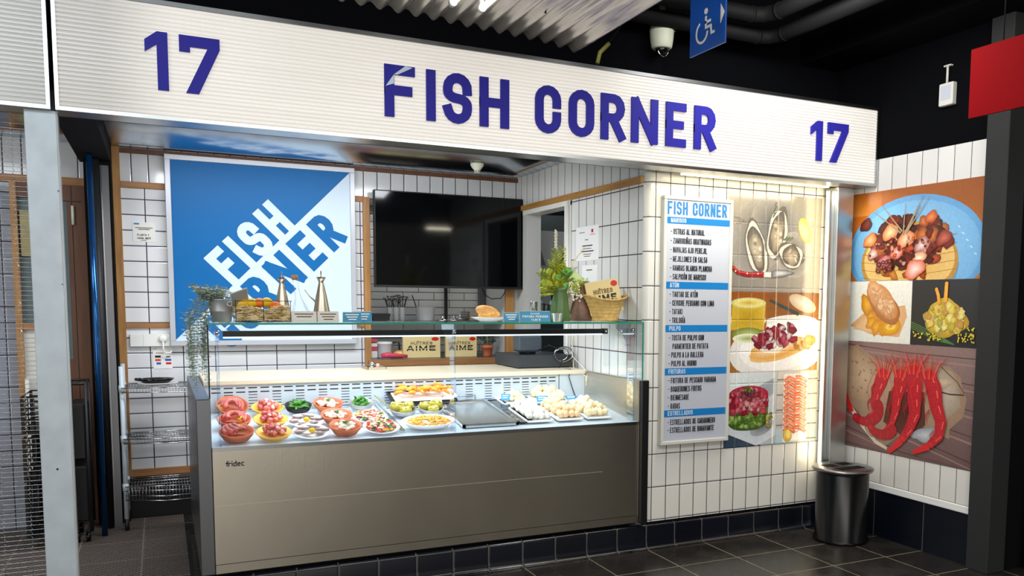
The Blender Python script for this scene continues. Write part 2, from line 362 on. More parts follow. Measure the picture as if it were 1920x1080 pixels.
mat('hc_blue', '#1f55b0', .35); mat('red_sign', '#7a070d', .7, spec=.05); mat('terracotta', '#cc7550', .5, noise=.2, nscale=20, col2='#b86040'); mat('plate_white', '#f0f1f4', .15); mat('plate_yellow', '#dfae4e', .4)
mat('worktop', '#e9dcc0', .3); mat('seam', '#c9c2ae', .3, .6); mat('deck', '#d3e2ee', .3, .35); mat('straw', '#ecd8aa', .7); mat('straw_dark', '#b3925c', .75); mat('basket', '#dcb46a', .7, noise=.35, nscale=40, bump=.8, bscale=120); mat('basket_pale', '#c9c2b2', .8, bump=.6, bscale=100)
mat('cork', '#b98d5c', .8); mat('oil', '#b99a1c', .1, trans=.5); mat('orange', '#f07a1a', .45, bump=.2, bscale=150); mat('lemon', '#e7b91e', .45, bump=.2, bscale=120)
mat('green_vase', '#4d6a3c', .3); mat('brown_vase', '#5c463c', .35, noise=.4, nscale=14, col2='#8a6552'); mat('leaf_yellow', '#c9cc34', .5, noise=.35, nscale=30, col2='#90a632'); mat('leaf_green', '#5c9a3a', .45); mat('leaf_pale', '#b9cf8e', .5); mat('eucalyptus', '#9bb3b2', .55, noise=.25, nscale=20, col2='#b9c8b8'); mat('leaf_dark', '#2f4430', .6)
mat('petal_white', '#e9e6d2', .6); mat('stem', '#8f8a45', .6); mat('zinc', '#aeb1b2', .42, .6, noise=.1)
mat('card_blue', '#2f87b0', .5); mat('card_white', '#d9d4ce', .6); mat('cream', '#d8c48c', .6); mat('card_print', '#6b5a3c', .7); mat('red', '#c4161c', .4); mat('pink', '#c9425c', .4); mat('plastic_clear', '#c9cdcf', .35, alpha=.6)
mat('pepper', '#559a38', .35, noise=.4, nscale=40, col2='#1d5a1c'); mat('octopus', '#e8806c', .35, noise=.5, nscale=45, col2='#b0485a'); mat('octopus_pale', '#f0cfc2', .35, noise=.4, nscale=60, col2='#c98a8a'); mat('octopus_dark', '#6e3340', .4)
mat('cod', '#f0ead6', .4, noise=.15, nscale=40); mat('shell', '#cfc6c4', .35, noise=.35, nscale=50, col2='#8a7c84'); mat('prawn_fry', '#f6b448', .5, noise=.4, nscale=25, col2='#ee8428'); mat('corn', '#f0b23a', .5, noise=.3, nscale=70, col2='#f5d27a'); mat('salad_red', '#d8452a', .4); mat('salad_white', '#f0e6d0', .4); mat('salad_yellow', '#eeb83e', .4)
mat('artichoke', '#b6a63c', .55, noise=.4, nscale=50, col2='#8a8a30', bump=.6, bscale=90); mat('croq_white', '#f4f2ec', .5, noise=.1, nscale=60, bump=.3, bscale=150); mat('croq_gold', '#f3dcb4', .6, noise=.3, nscale=60, col2='#e8bd88', bump=.5, bscale=150); mat('croq_pale', '#f6ecd0', .6, noise=.2, nscale=60, col2='#ecd498', bump=.4, bscale=150); mat('bread', '#d9924a', .55, noise=.4, nscale=25, col2='#f0bd74', bump=.2, bscale=50); mat('squid', '#f0c46a', .5)
mat('terminal', '#46505a', .4); mat('register', '#33393f', .45); mat('blue_pipe', '#1d4f86', .18, .7); mat('rubber', '#0a0a0b', .7); mat('zip', '#1b1b1d', .5)
mat('led', '#ffffff', .5, emis=9, emcol='#ffe9b8'); mat('led_cool', '#ffffff', .5, emis=1.6, emcol='#d6eeff'); mat('tube_light', '#ffffff', .5, emis=8, emcol='#fffdf5'); mat('spot', '#ffffff', .5, emis=6)
mat('graffiti', '#4c6e10', .6, noise=.7, nscale=6); mat('kitchen_grey', '#5c6a6c', .5, noise=.2); mat('hood', '#7e8687', .35, .6); mat('towel', '#b9c9c2', .8); mat('detector', '#d8dcc8', .4)
tile('tile_front', '#e3e2dc', '#241c33', 'X', .1015, 2.637, 'Z', .2035, .173-.2035, g=.0052)
tile('tile_side', '#dfe0de', '#241c33', 'Y', .1175, 4.56, 'Z', .2, -.012, g=.0062)
tile('tile_side_top', '#dfe0de', '#241c33', 'Y', .1175, 4.56, 'Z', .6, 2.0, g=.0062)
tile('tile_right', '#e4e3df', '#2c2433', 'Y', .1184, 3.334, 'Z', .209, .346-.0, g=.004)
tile('tile_right_top', '#dcdcdc', '#2c2433', 'Y', .1184, 3.334, 'Z', .6, 2.0, g=.004)
tile('tile_back', '#dcdee2', '#26203a', 'X', .2, -.06, 'Z', .1015, 2.143-.1015*30, g=.0062)
tile('tile_back_top', '#d4d6d8', '#26203a', 'X', .1, -.132, 'Z', .6, 2.0, g=.0062)
tile('tile_niche', '#d8d8d4', '#3a3a42', 'X', .262, 1.53, 'Z', .0625, 1.0, g=.005, offset=.5)
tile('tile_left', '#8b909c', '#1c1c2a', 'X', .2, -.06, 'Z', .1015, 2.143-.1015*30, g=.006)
tile('floor_tiles', '#15141a', '#7d7560', 'X', .405, 2.60, 'Y', .372, 4.06, g=.008, rough=.14, var=.4, gnoise=.14, rgh2=.25, bump=.25, bevel=.004)
tile('cove_tiles', '#12151f', '#4e4c48', 'X', .2025, 2.60, 'Z', .6, -.1, g=.006, rough=.2, var=.3, bump=.3)
tile('base_tiles', '#0e1420', '#4a4a4c', 'Y', .405, 3.68, 'Z', .9, -.2, g=.007, rough=.3, var=.3, bump=.2)
tile('mat_tiles', '#75675f', '#a39484', 'X', .335, -.13, 'Y', .42, 5.05, g=.009, rough=.55, var=.2, gnoise=.3, bump=.2)
# raised nubs on the rubber mat
nt = MATS['mat_tiles'].node_tree; b = nt.nodes['Principled BSDF']; g_ = nn(nt, 'ShaderNodeNewGeometry'); sx_ = nn(nt, 'ShaderNodeSeparateXYZ'); nt.links.new(g_.outputs['Position'], sx_.inputs[0])
hx = mth(nt, 'SINE', mth(nt, 'MULTIPLY', sx_.outputs[0], 190)); hy = mth(nt, 'SINE', mth(nt, 'MULTIPLY', sx_.outputs[1], 150)); hh = mth(nt, 'MULTIPLY', hx, hy)
bp = nn(nt, 'ShaderNodeBump'); bp.inputs['Strength'].default_value = 1; bp.inputs['Distance'].default_value = .008; nt.links.new(hh, bp.inputs['Height']); nt.links.new(bp.outputs[0], b.inputs['Normal'])
old = b.inputs['Base Color'].links[0].from_socket
nt.links.new(mixc(nt, mth(nt, 'GREATER_THAN', hh, .35), old, srgb('#453a38')), b.inputs['Base Color'])
thin_glass('glass', (.93, .985, .965), .5); thin_glass('glass_clear', (.985, .995, 1), .35); thin_glass('side_pane', (.96, .985, .98), .14); thin_glass('acrylic', (.84, .89, .95), .4)
mat('glass_edge', '#2f8f76', .15, emis=0); mat('glass_edge_black', '#08090b', .3)
def print_mat(name, rough=.3, seam=False):
    m = bpy.data.materials.new(name); m.use_nodes = True; nt = m.node_tree; b = nt.nodes['Principled BSDF']; a = nn(nt, 'ShaderNodeVertexColor'); a.layer_name = 'Col'
    g = nn(nt, 'ShaderNodeNewGeometry'); n = nn(nt, 'ShaderNodeTexNoise'); n.inputs['Scale'].default_value = 55; n.inputs['Detail'].default_value = 5; nt.links.new(g.outputs['Position'], n.inputs['Vector'])
    r = nn(nt, 'ShaderNodeMapRange'); r.inputs[1].default_value = .3; r.inputs[2].default_value = .7; r.inputs[3].default_value = .93; r.inputs[4].default_value = 1.05; nt.links.new(n.outputs['Fac'], r.inputs[0])
    vm = nn(nt, 'ShaderNodeVectorMath', operation='SCALE'); nt.links.new(a.outputs['Color'], vm.inputs[0]); nt.links.new(r.outputs[0], vm.inputs['Scale']); nt.links.new(vm.outputs[0], b.inputs['Base Color']); b.inputs['Roughness'].default_value = rough
    if seam:
        sx = nn(nt, 'ShaderNodeSeparateXYZ'); nt.links.new(g.outputs['Position'], sx.inputs[0])
        d = None
        for ax, sz, o in ((0, .1015, 2.637), (2, .2035, .173)):
            f = mth(nt, 'FRACT', mth(nt, 'DIVIDE', mth(nt, 'SUBTRACT', sx.outputs[ax], o-10*sz), sz)); q = mth(nt, 'MULTIPLY', mth(nt, 'MINIMUM', f, mth(nt, 'SUBTRACT', 1, f)), sz); d = q if d is None else mth(nt, 'MINIMUM', d, q)
        h = nn(nt, 'ShaderNodeMapRange'); h.inputs[2].default_value = .007; nt.links.new(d, h.inputs[0]); bp = nn(nt, 'ShaderNodeBump'); bp.inputs['Strength'].default_value = .6; bp.inputs['Distance'].default_value = .004
        nt.links.new(h.outputs[0], bp.inputs['Height']); nt.links.new(bp.outputs[0], b.inputs['Normal']); b.inputs['Roughness'].default_value = .16
    MATS[name] = m
print_mat('print'); print_mat('print_tiles', .2, True)
# ribbed backlit sheet: a lit sign, brighter where its tubes run
def lit_sheet(name, x0, x1, s0, s1, col):
    m = bpy.data.materials.new(name); m.use_nodes = True; nt = m.node_tree; b = nt.nodes['Principled BSDF']; b.inputs['Base Color'].default_value = (.45, .45, .44, 1); b.inputs['Roughness'].default_value = .25
    g = nn(nt, 'ShaderNodeNewGeometry'); sx = nn(nt, 'ShaderNodeSeparateXYZ'); nt.links.new(g.outputs['Position'], sx.inputs[0])
    w = mth(nt, 'SINE', mth(nt, 'MULTIPLY', sx.outputs[2], 2*pi/.0175)); w2 = mth(nt, 'SINE', mth(nt, 'MULTIPLY', sx.outputs[2], 2*pi/.0061))
    rr = nn(nt, 'ShaderNodeMapRange'); rr.interpolation_type = 'SMOOTHSTEP'; rr.inputs[1].default_value = x0; rr.inputs[2].default_value = x1; rr.inputs[3].default_value = s0; rr.inputs[4].default_value = s1; nt.links.new(sx.outputs[0], rr.inputs[0])
    k = mth(nt, 'ADD', mth(nt, 'ADD', 1, mth(nt, 'MULTIPLY', w, .075)), mth(nt, 'MULTIPLY', w2, .03))
    mp = nn(nt, 'ShaderNodeMapping'); mp.inputs['Scale'].default_value = (1.2, 1, 40); nt.links.new(g.outputs['Position'], mp.inputs['Vector']); n = nn(nt, 'ShaderNodeTexNoise'); n.inputs['Scale'].default_value = 1; nt.links.new(mp.outputs[0], n.inputs['Vector'])
    k = mth(nt, 'MULTIPLY', k, mth(nt, 'ADD', .9, mth(nt, 'MULTIPLY', n.outputs['Fac'], .2)))
    nt.links.new(mth(nt, 'MULTIPLY', rr.outputs[0], k), b.inputs['Emission Strength']); b.inputs['Emission Color'].default_value = (*srgb(col), 1); MATS[name] = m
lit_sheet('sheet_main', -.2, .12, .22, .50, '#fff6ea'); lit_sheet('sheet_left', -1.0, -.35, .36, .16, '#fbfbf4')
# corrugated ceiling metal
mat('corr_metal', '#c8d0d8', .16, 1, noise=.15, nscale=3)
# ================================================================ the room
XP, XW, YP, YF, YB = 2.58, 4.108, 4.451, 4.172, 6.522
mb = MB(); mb.quad((-4, -3, 0), (7, -3, 0), (7, 8, 0), (-4, 8, 0), 'floor_tiles'); struct(mb, 'floor')
mb = MB(); mb.box(-4, -3, 3.5, 7, 8, 3.56, 'ceiling_black'); mb.box(3.78, -1, 3.05, 4.6, 5.3, 3.5, 'ceiling_black'); struct(mb, 'ceiling')
mb = MB()  # stall ceiling, corrugated along x
n = 2*60+1; ys = [4.32+(YB-4.32)*i/(n-1) for i in range(n)]
for i in range(n-1):
    za, zb = (2.478+.0045*cos(pi*i), 2.478+.0045*cos(pi*(i+1)))
    a = len(mb.v); mb.v += [(-.24, ys[i], za), (XP, ys[i], za), (XP, ys[i+1], zb), (-.24, ys[i+1], zb)]; mb.face((a, a+1, a+2, a+3), 'corr_metal', False)
mb.box(-.24, 4.32, 2.49, XP, YB, 2.53, 'black'); struct(mb, 'ceiling')
mb = MB(); n = 61
for i in range(n-1):
    y0, y1 = 4.4+(YB-4.4)*i/(n-1), 4.4+(YB-4.4)*(i+1)/(n-1); za, zb = (2.478+.0045*cos(pi*i), 2.478+.0045*cos(pi*(i+1)))
    a = len(mb.v); mb.v += [(-2.2, y0, za), (-.42, y0, za), (-.42, y1, zb), (-2.2, y1, zb)]; mb.face((a, a+1, a+2, a+3), 'corr_metal')
mb.box(-2.2, 4.4, 2.49, -.42, YB, 2.53, 'black'); struct(mb, 'ceiling')
# back wall with the pass-through opening x 1.40..2.49, z 1.04..2.25
def wq(mb, x0, z0, x1, z1, m, y=YB): mb.box(x0, y, z0, x1, y+.1, z1, m)
mb = MB(); wq(mb, -.24, 2.245, XP, 2.49, 'tile_back_top'); wq(mb, -.24, .30, 1.40, 2.245, 'tile_back'); wq(mb, -.24, 0, 1.40, .30, 'black'); wq(mb, 1.40, 0, 2.49, 1.04, 'tile_back'); wq(mb, 2.49, 0, XP, 2.245, 'jamb')
struct(mb, 'wall_back')
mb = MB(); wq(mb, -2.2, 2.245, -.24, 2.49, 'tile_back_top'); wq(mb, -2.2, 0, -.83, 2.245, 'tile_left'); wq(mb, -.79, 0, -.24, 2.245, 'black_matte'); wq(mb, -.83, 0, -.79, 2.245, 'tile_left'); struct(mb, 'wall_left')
mb = MB(); mb.box(1.2, 7.08, .8, 2.62, 7.14, 2.5, 'tile_niche'); mb.box(1.36, YB+.1, .9, 1.40, 7.08, 2.4, 'tile_niche'); mb.box(2.49, YB+.1, .9, 2.53, 7.08, 2.4, 'jamb'); mb.box(1.36, YB+.1, 2.25, 2.53, 7.08, 2.3, 'offwhite'); struct(mb, 'wall_niche')
# side wall of the stall (plane x = XP) with kitchen doorway y 5.58..6.36
mb = MB()
mb.box(XP, YP+.05, 2.2, XP+.1, YB+.1, 2.49, 'tile_side_top'); mb.box(XP, YP+.05, 0, XP+.1, 5.56, 2.2, 'tile_side'); mb.box(XP, 6.38, 0, XP+.1, YB+.1, 2.2, 'jamb')
mb.box(XP+.05, YP, .165, XW, YP+.1, 2.49, 'tile_front'); mb.box(XP+.05, YP+.02, 0, XW, YP+.1, .165, 'black')
a = len(mb.v); K = 9   # rounded corner tiles
for i in range(K):
    t = pi/2*i/(K-1); x, y = XP+.05-.05*cos(t), YP+.05-.05*sin(t); mb.v += [(x, y, .165), (x, y, 2.49)]
for i in range(K-1): mb.face((a+2*i, a+2*i+2, a+2*i+3, a+2*i+1), 'tile_corner', True)
tile('tile_corner', '#e3e2dc', '#241c33', 'X', 2, 0.5, 'Z', .2035, .173-.2035, g=.0052)
struct(mb, 'wall_centre')
mb = MB(); mb.box(XW, 3.334, .346, XW+.1, YP+.1, 2.2, 'tile_right'); mb.box(XW, 3.334, 2.2, XW+.1, YP+.1, 2.42, 'tile_right_top'); mb.box(XW, 3.334, 2.42, XW+.1, YP+.1, 3.5, 'ceiling_black'); mb.box(XW, 3.334, 0, XW+.1, YP+.1, .302, 'base_tiles')
mb.bbox(XW-.008, 3.334, .302, XW+.05, 4.40, .346, 'white_gloss', .004); struct(mb, 'wall_right')
mb = MB(); mb.box(XP+.11, YP+.11, 2.49, XW+.1, YP+.2, 3.5, 'ceiling_black'); mb.box(-4, 4.5, 2.54, XP+.12, 4.6, 3.5, 'ceiling_black'); struct(mb, 'wall_front')
# kitchen seen through the doorway
mb = MB(); mb.box(2.68, 7.6, 0, 4.5, 7.7, 2.6, 'kitchen_grey'); mb.box(4.3, 4.8, 0, 4.4, 7.6, 2.6, 'kitchen_grey'); mb.box(2.6, 4.7, 2.6, 4.5, 7.7, 2.7, 'offwhite'); mb.box(2.69, 4.7, 0, 4.4, 4.75, 2.6, 'kitchen_grey'); struct(mb, 'wall_kitchen')
mb = MB(); mb.box(XW+.1, 3.2, 0, 7, 3.3, 3.5, 'black_matte'); mb.box(5.2, -1, 0, 5.3, 3.2, 3.5, 'black_matte'); struct(mb, 'wall_passage')
# trims
def trim(x0, z0, x1, z1, m, d=.02, y=YB, parent=None): q = MB(); q.bbox(x0, y-d, z0, x1, y, z1, m, .002); struct(q, 'trim_%d' % trim.n); trim.n += 1
trim.n = 1
trim(-.243, .30, -.197, 2.475, 'wood'); trim(-.197, 2.437, XP, 2.47, 'wood_dark', .015); trim(-.197, 2.215, 1.37, 2.255, 'wood_h', .018); trim(-.197, 1.295, 1.36, 1.33, 'wood_h', .018); trim(-.23, .295, .6, .345, 'wood_h', .018)
trim(1.358, 1.0, 1.405, 2.25, 'wood', .03); trim(2.47, 1.04, 2.535, 2.25, 'wood', .04); trim(1.38, 1.0, 2.47, 1.05, 'wood_h', .05)
trim(-1.2, 2.205, -.395, 2.255, 'wood_h', .02)
q = MB(); q.bbox(XP-.02, 4.50, 2.205, XP, 6.5, 2.245, 'wood_light', .002); struct(q, 'trim_10')
q = MB(); q.box(XP-.01, 6.30, 0, XP+.11, 6.38, 2.205, 'jamb'); q.box(XP-.01, 5.50, 0, XP+.11, 5.60, 2.2, 'white'); q.box(XP-.012, 5.50, 2.17, XP+.11, 6.38, 2.205, 'white'); q.tube([(XP-.02, 5.52, 0), (XP-.02, 5.52, 2.2)], .012, 'white'); struct(q, 'door_1')
# cove skirting under the counter and pillar
mb = MB(); prof = [(4.408, .002), (4.425, .006), (4.437, .02), (4.442, .05), (4.442, .13), (4.447, .145), (4.47, .148)]; a = len(mb.v)
for (y, z) in prof: mb.v += [(.14, y, z), (4.108, y, z)]
for i in range(len(prof)-1): mb.face((a+2*i, a+2*i+1, a+2*i+3, a+2*i+2), 'cove_tiles', True)
mb.quad((.14, 4.47, .148), (4.108, 4.47, .148), (4.108, 4.47, 0), (.14, 4.47, 0), 'black'); struct(mb, 'baseboard_front')
# dark steel frame and doorway at the right
mb = MB(); mb.bbox(4.075, 3.19, 0, 4.22, 3.335, 3.06, 'charcoal', .004); mb.box(4.085, 3.30, 0, 4.10, 3.338, 3.0, 'black'); struct(mb, 'door_2')
# ================================================================ lit sign across the stall
def sign(x0, x1, mat_, label, loc):
    t = thing('lit_sign', label, 'sign', loc)
    q = MB(); zb, zt = 2.266, 2.722; nr = 26
    q.box(x0+.014, YF+.004, zb, x1-.014, YF+.03, zt, mat_)
    for i in range(nr):  # fluted ribs
        z = zb+(zt-zb)*(i+.5)/nr; a = len(q.v); h = (zt-zb)/nr/2
        for dy, dz in ((0.004, -h), (-.001, -h*.4), (-.001, h*.4), (.004, h)): q.v += [(x0+.014, YF+dy, z+dz), (x1-.014, YF+dy, z+dz)]
        for j in range(3): q.face((a+2*j, a+2*j+1, a+2*j+3, a+2*j+2), mat_, False)
    q.build('light_panel', t)
    q = MB(); q.box(x0, YF-.006, 2.250, x1, YF+.15, 2.266, 'alu'); q.box(x0, YF-.006, 2.722, x1, YF+.15, 2.74, 'alu_dark'); q.box(x0, YF-.006, 2.266, x0+.014, YF+.15, 2.722, 'alu'); q.box(x1-.014, YF-.006, 2.266, x1, YF+.15, 2.722, 'alu'); q.box(x0, YF+.14, 2.25, x1, YF+.15, 2.74, 'alu_dark')
    q.build('frame', t); return t
sg = sign(-.345, 4.100, 'sheet_main', 'long white backlit sign reading 17 FISH CORNER 17 over the stall', (1.9, YF, 2.25))
for ch, x0, x1 in [('F', .977, 1.130), ('I', 1.177, 1.221), ('S', 1.261, 1.404), ('H', 1.446, 1.600), ('C', 1.743, 1.886), ('O', 1.932, 2.078), ('R', 2.119, 2.265), ('N', 2.304, 2.470), ('E', 2.522, 2.660), ('R', 2.708, 2.852)]:
    q = MB(); text(q, ch, (x0, YF-.003, 2.362), (1, 0, 0), (0, 0, 1), .240, x1-x0, .045, 'letter_blue', depth=.014); q.build('letter', sg)
q = MB()
for pp in ([(.004, 2.500), (.043, 2.515), (.043, 2.557)], [(.043, 2.557), (.060, 2.557), (.132, 2.597), (.098, 2.601)]): q.prism([(.977+a, YF-.0180, b_) for a, b_ in pp], (0, -.0004, 0), 'sign_pale')
o = q.build('folded_film', sg); o['label'] = 'pale peeling fold of film on the letter F'
def numeral(x0, x1, xa, xb):
    q = MB(); o = (x0, YF-.003, 2.370); z0 = 2.370; y = YF-.003; H = .238
    def pr(pts): q.prism([(px, y, z0+pz) for px, pz in pts], (0, -.014, 0), 'letter_blue')
    pr([(x1-.042, 0), (x1, 0), (x1, H), (x1-.040, H), (x0, H-.038), (x0, H-.086), (x1-.042, H-.052)][::-1]); q.build('digit', sg); q = MB()
    w = xb-xa
    def pr(pts): q.prism([(px, y, z0+pz) for px, pz in pts], (0, -.014, 0), 'letter_blue')
    pr([(xa, H), (xa, H-.068), (xa+.042, H-.068), (xa+.042, H-.045), (xb, H-.045), (xb, H)]); pr([(xb, H-.045), (xb-.048, H-.045), (xa+.022, 0), (xa+.072, 0)]); q.build('digit', sg)
numeral(-.018, .069, .112, .270); numeral(3.548, 3.636, 3.680, 3.842)
sign(-1.6, -.362, 'sheet_left', 'neighbouring backlit sign panel cut off at the top left corner', (-1, YF, 2.25))
# ================================================================ display counter
DZ = lambda y: .790+.13*(y-4.56)
ct = thing('display_counter', 'stainless steel refrigerated display counter with glass top full of seafood dishes', 'display counter', (1.37, 5.1, 0))
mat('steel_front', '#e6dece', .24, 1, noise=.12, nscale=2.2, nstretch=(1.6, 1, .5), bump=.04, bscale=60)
q = MB(); q.box(.205, 4.452, .215, 2.54, 4.47, .772, 'steel_front'); q.box(.205, 4.449, .17, 2.54, 4.47, .213, 'steel_front'); q.build('front_panel', ct)
q = MB(); q.box(.207, 4.4502, .5005, 2.3, 4.452, .5025, 'seam'); q.build('seam', ct)
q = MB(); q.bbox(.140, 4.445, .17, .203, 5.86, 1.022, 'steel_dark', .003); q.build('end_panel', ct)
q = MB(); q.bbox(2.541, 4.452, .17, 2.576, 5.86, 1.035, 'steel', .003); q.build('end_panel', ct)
q = MB(); q.bbox(2.546, 4.415, .165, 2.590, 4.4505, 1.035, 'black', .002); o = q.build('corner_strip', ct); o['label'] = 'matt black upright strip at the right end'
q = MB(); q.box(.205, 4.452, .772, 2.541, 4.56, .786, 'deck'); q.box(.205, 4.4485, .768, 2.541, 4.452, .7865, 'chrome'); q.build('rim', ct)
q = MB(); q.prism([(.205, 4.56, .775), (.205, 5.205, .855), (.205, 5.205, .868), (.205, 4.56, .786)], (2.336, 0, 0), 'deck'); q.build('cooling_deck', ct)
q = MB(); q.box(.205, 5.2, .865, 2.541, 5.212, 1.02, 'deck')
for i in range(33):
    x = .243+.0637*i
    for k in range(9):
        if k > 1 and i % 2 == 0: continue
        z = .998-.0235*k if k < 2 else .975-.0165*(k-1); hh = .0032 if k < 2 else .0018
        q.box(x, 5.1985, z-hh, x+.047, 5.2, z+hh, 'black')
q.box(2.352, 5.1985, .868, 2.356, 5.2, 1.02, 'black'); q.build('vent_panel', ct)
q = MB(); q.bbox(.204, 5.175, 1.018, 2.54, 5.86, 1.045, 'worktop', .003); q.build('worktop', ct)
q = MB(); q.box(.204, 5.82, .17, 2.54, 5.84, 1.018, 'steel'); q.box(.16, 4.52, .012, 2.52, 5.8, .17, 'black'); q.build('back_panel', ct)
q = MB(); q.box(.20, 4.466, 1.373, 2.572, 4.93, 1.382, 'glass'); q.box(.20, 4.462, 1.373, 2.572, 4.466, 1.382, 'glass_edge'); q.box(2.572, 4.462, 1.373, 2.5745, 4.93, 1.382, 'glass_edge'); q.build('glass_shelf', ct)
q = MB(); q.quad((.206, 4.466, .787), (2.566, 4.466, .787), (2.566, 4.466, 1.373), (.206, 4.466, 1.373), 'glass_clear'); q.build('front_glass', ct)
q = MB(); q.quad((.202, 4.47, 1.022), (.202, 4.98, 1.022), (.202, 4.98, 1.373), (.202, 4.47, 1.373), 'glass_clear'); q.box(.198, 4.460, 1.022, .204, 4.470, 1.373, 'glass_edge_black'); o = q.build('side_glass', ct); o['label'] = 'left side pane with a black sealed edge'
q = MB(); q.quad((2.572, 4.47, 1.036), (2.572, 4.98, 1.036), (2.572, 4.98, 1.373), (2.572, 4.47, 1.373), 'side_pane'); q.box(2.568, 4.462, 1.036, 2.5745, 4.468, 1.373, 'glass_edge'); o = q.build('side_glass', ct); o['label'] = 'right side pane with a green edge'
for x in (.238, 1.405, 2.512):
    q = MB(); pr = [(4.472, .787), (4.55, .787), (4.55, 1.20), (4.57, 1.26), (4.62, 1.31), (4.70, 1.335), (4.70, 1.372), (4.472, 1.372)]
    q.prism([(x, y, z) for y, z in pr], (.010, 0, 0), 'acrylic'); br = q.build('bracket', ct)
    q = MB(); q.tube([(x-.004, 4.49, 1.335), (x+.014, 4.49, 1.335)], .012, 'chrome', 12); q.tube([(x-.004, 4.49, 1.30), (x+.014, 4.49, 1.30)], .009, 'acrylic', 12); q.build('clamp', br)
q = MB(); q.box(.283, 4.73, 1.305, 2.44, 4.77, 1.334, 'black'); lb = q.build('lamp_bar', ct)
area('lamp_bar_light', (1.36, 4.75, 1.294), (1.36, 4.86, .8), 2.1, .03, 12, (.90, .96, 1))
q = MB(); q.box(.285, 4.735, 1.297, 2.435, 4.765, 1.3045, 'led_cool'); q.build('led_strip', lb)
q = MB(); q.box(2.445, 4.73, 1.303, 2.472, 4.77, 1.336, 'black_gloss'); q.tube([(2.458, 4.729, 1.319), (2.458, 4.726, 1.319)], .005, 'chrome', 8); q.build('end_cap', lb)
# maker's badge lettering
q = MB(); H = .024; t_ = .0042
bx = {'f': ([[(.6, 1), (.35, .95), (.3, .7), (.3, 0)], [(0, .6), (.6, .6)]], .55), 'r': ([[(0, .62), (0, 0)], [(0, .5), (.25, .62), (.5, .6)]], .6), 'i': ([[(0, .62), (0, 0)], [(0, .9), (0, 1)]], .22), 'd': ([[(.55, 1), (.55, 0), (.1, 0), (0, .12), (0, .5), (.1, .62), (.55, .62)]], .78), 'e': ([[(0, .33), (.55, .33), (.55, .5), (.45, .62), (.1, .62), (0, .5), (0, .12), (.1, 0), (.5, 0)]], .78), 'c': ([[(.5, .62), (.1, .62), (0, .5), (0, .12), (.1, 0), (.5, 0)]], .5)}
x = .262
for ch in 'fridec':
    st, w = bx[ch]
    for s_ in st:
        for qd in stroke2d([(a*H*.8, b_*H) for a, b_ in s_], t_, .6): q.prism([(x+p.x, 4.4519, .694+p.y) for p in qd], (0, -.003, 0), 'black')
    x += w*H*.8+.003
o = q.build('badge', ct); o['label'] = 'small dark maker lettering reading fridec'
# ================================================================ food helpers
def bowl_terra(loc, label):
    q = MB(); q.lathe([(.045, 0), (.062, .006), (.078, .03), (.084, .046), (.079, .047), (.072, .027), (.055, .011), (0, .009)], 'terracotta', (0, 0, 0), 30)
    o = q.build('terracotta_bowl', loc=(0, 0, 0)); o.location = loc; o.location.z += .009; o.rotation_euler = (.27, 0, 0); return tag(o, label, 'bowl', 'terracotta bowls in the display')
def put(o, loc, rot=(0, 0, 0), s=1): o.location = loc; o.rotation_euler = rot; o.scale = (s,)*3 if isinstance(s, (int, float)) else s; return o
def heap(name, cat, mk, label, group, cx, cy, z0, rx, ry, n, size, hgt, seed=1, tilt=.8, fixed=None, smax=1.2, smin=.85, sl=.27):
    """n copies of one small piece piled in a mound"""
    rn = random.Random(seed); q = MB(); mk(q); first = tag(q.build(name, loc=(0, 0, 0)), label, cat, group); out = []
    for i in range(n):
        o = first if i == 0 else first.copy()
        if i: COL.objects.link(o)
        if fixed: x, y, z = fixed[i]; k = 0
        else:
            f = (i+.5)/n; a = i*2.39996+rn.random()*.5; k = sqrt(f) if i < n*.7 else sqrt((i-n*.7)/(n*.3))*.55; x, y = cx+rx*k*cos(a), cy+ry*k*sin(a); z = z0+(0 if i < n*.7 else hgt)+rn.random()*.004
        s = smin+(smax-smin)*rn.random(); o.location = (x, y, z+.011+sl*(y-cy)); o.rotation_euler = ((rn.random()-.5)*tilt, (rn.random()-.5)*tilt, rn.random()*6.28); o.scale = (s*size,)*3; out.append(o)
    return out
def mk_pepper(q): q.tube([(-.5, 0, 0), (-.3, .03, .04), (0, .06, .06), (.3, .02, .03), (.52, -.04, 0)], [.06, .15, .17, .13, .03], 'pepper', 8); q.tube([(-.5, 0, 0), (-.68, .0, .05)], .03, 'leaf_green', 5)
def mk_chunk(q): q.lathe([(.22, -.22), (.34, -.12), (.36, .1), (.26, .24), (0, .28)], 'octopus_pale', n=9, mats=['octopus', 'octopus', 'octopus', 'octopus_pale'], wob=.12)
def mk_cod(q): q.ball((0, 0, 0), .36, 'cod', 10, 6, (1.2, .8, .5), wob=.35, seed=4)
def mk_ball(m, wob=.08): return lambda q: q.ball((0, 0, 0), .5, m, 12, 8, wob=wob, seed=2)
def mk_croq(q): q.tube([(-.55, 0, 0), (-.4, 0, 0), (0, 0, .02), (.4, 0, 0), (.55, 0, 0)], [.15, .36, .42, .36, .15], 'croq_pale', 12)
def mk_prawn(q): q.tube([(-.5, .1, 0), (-.3, -.12, .05), (0, -.18, .08), (.3, -.1, .05), (.45, .12, 0)], [.1, .2, .2, .16, .05], 'prawn_fry', 8); q.prism([(.4, .1, 0), (.62, .3, -.03), (.5, .36, -.03)], (0, 0, .06), 'octopus')
def sprig(loc, label, s=.02):
    q = MB(); rn = random.Random(int(loc[0]*1000))
    for i in range(9):
        a = i*.7; b_ = Vector((cos(a), sin(a), .35))*s; c = Vector((-sin(a), cos(a), .1))*s*.35; q.prism([Vector((0, 0, .002)), b_*.5+c, b_, b_*.5-c], (0, 0, .0015), 'pepper')
    o = q.build('parsley_sprig', loc=(0, 0, 0)); put(o, loc); return tag(o, label, 'herb', 'parsley sprigs on the fish dishes')
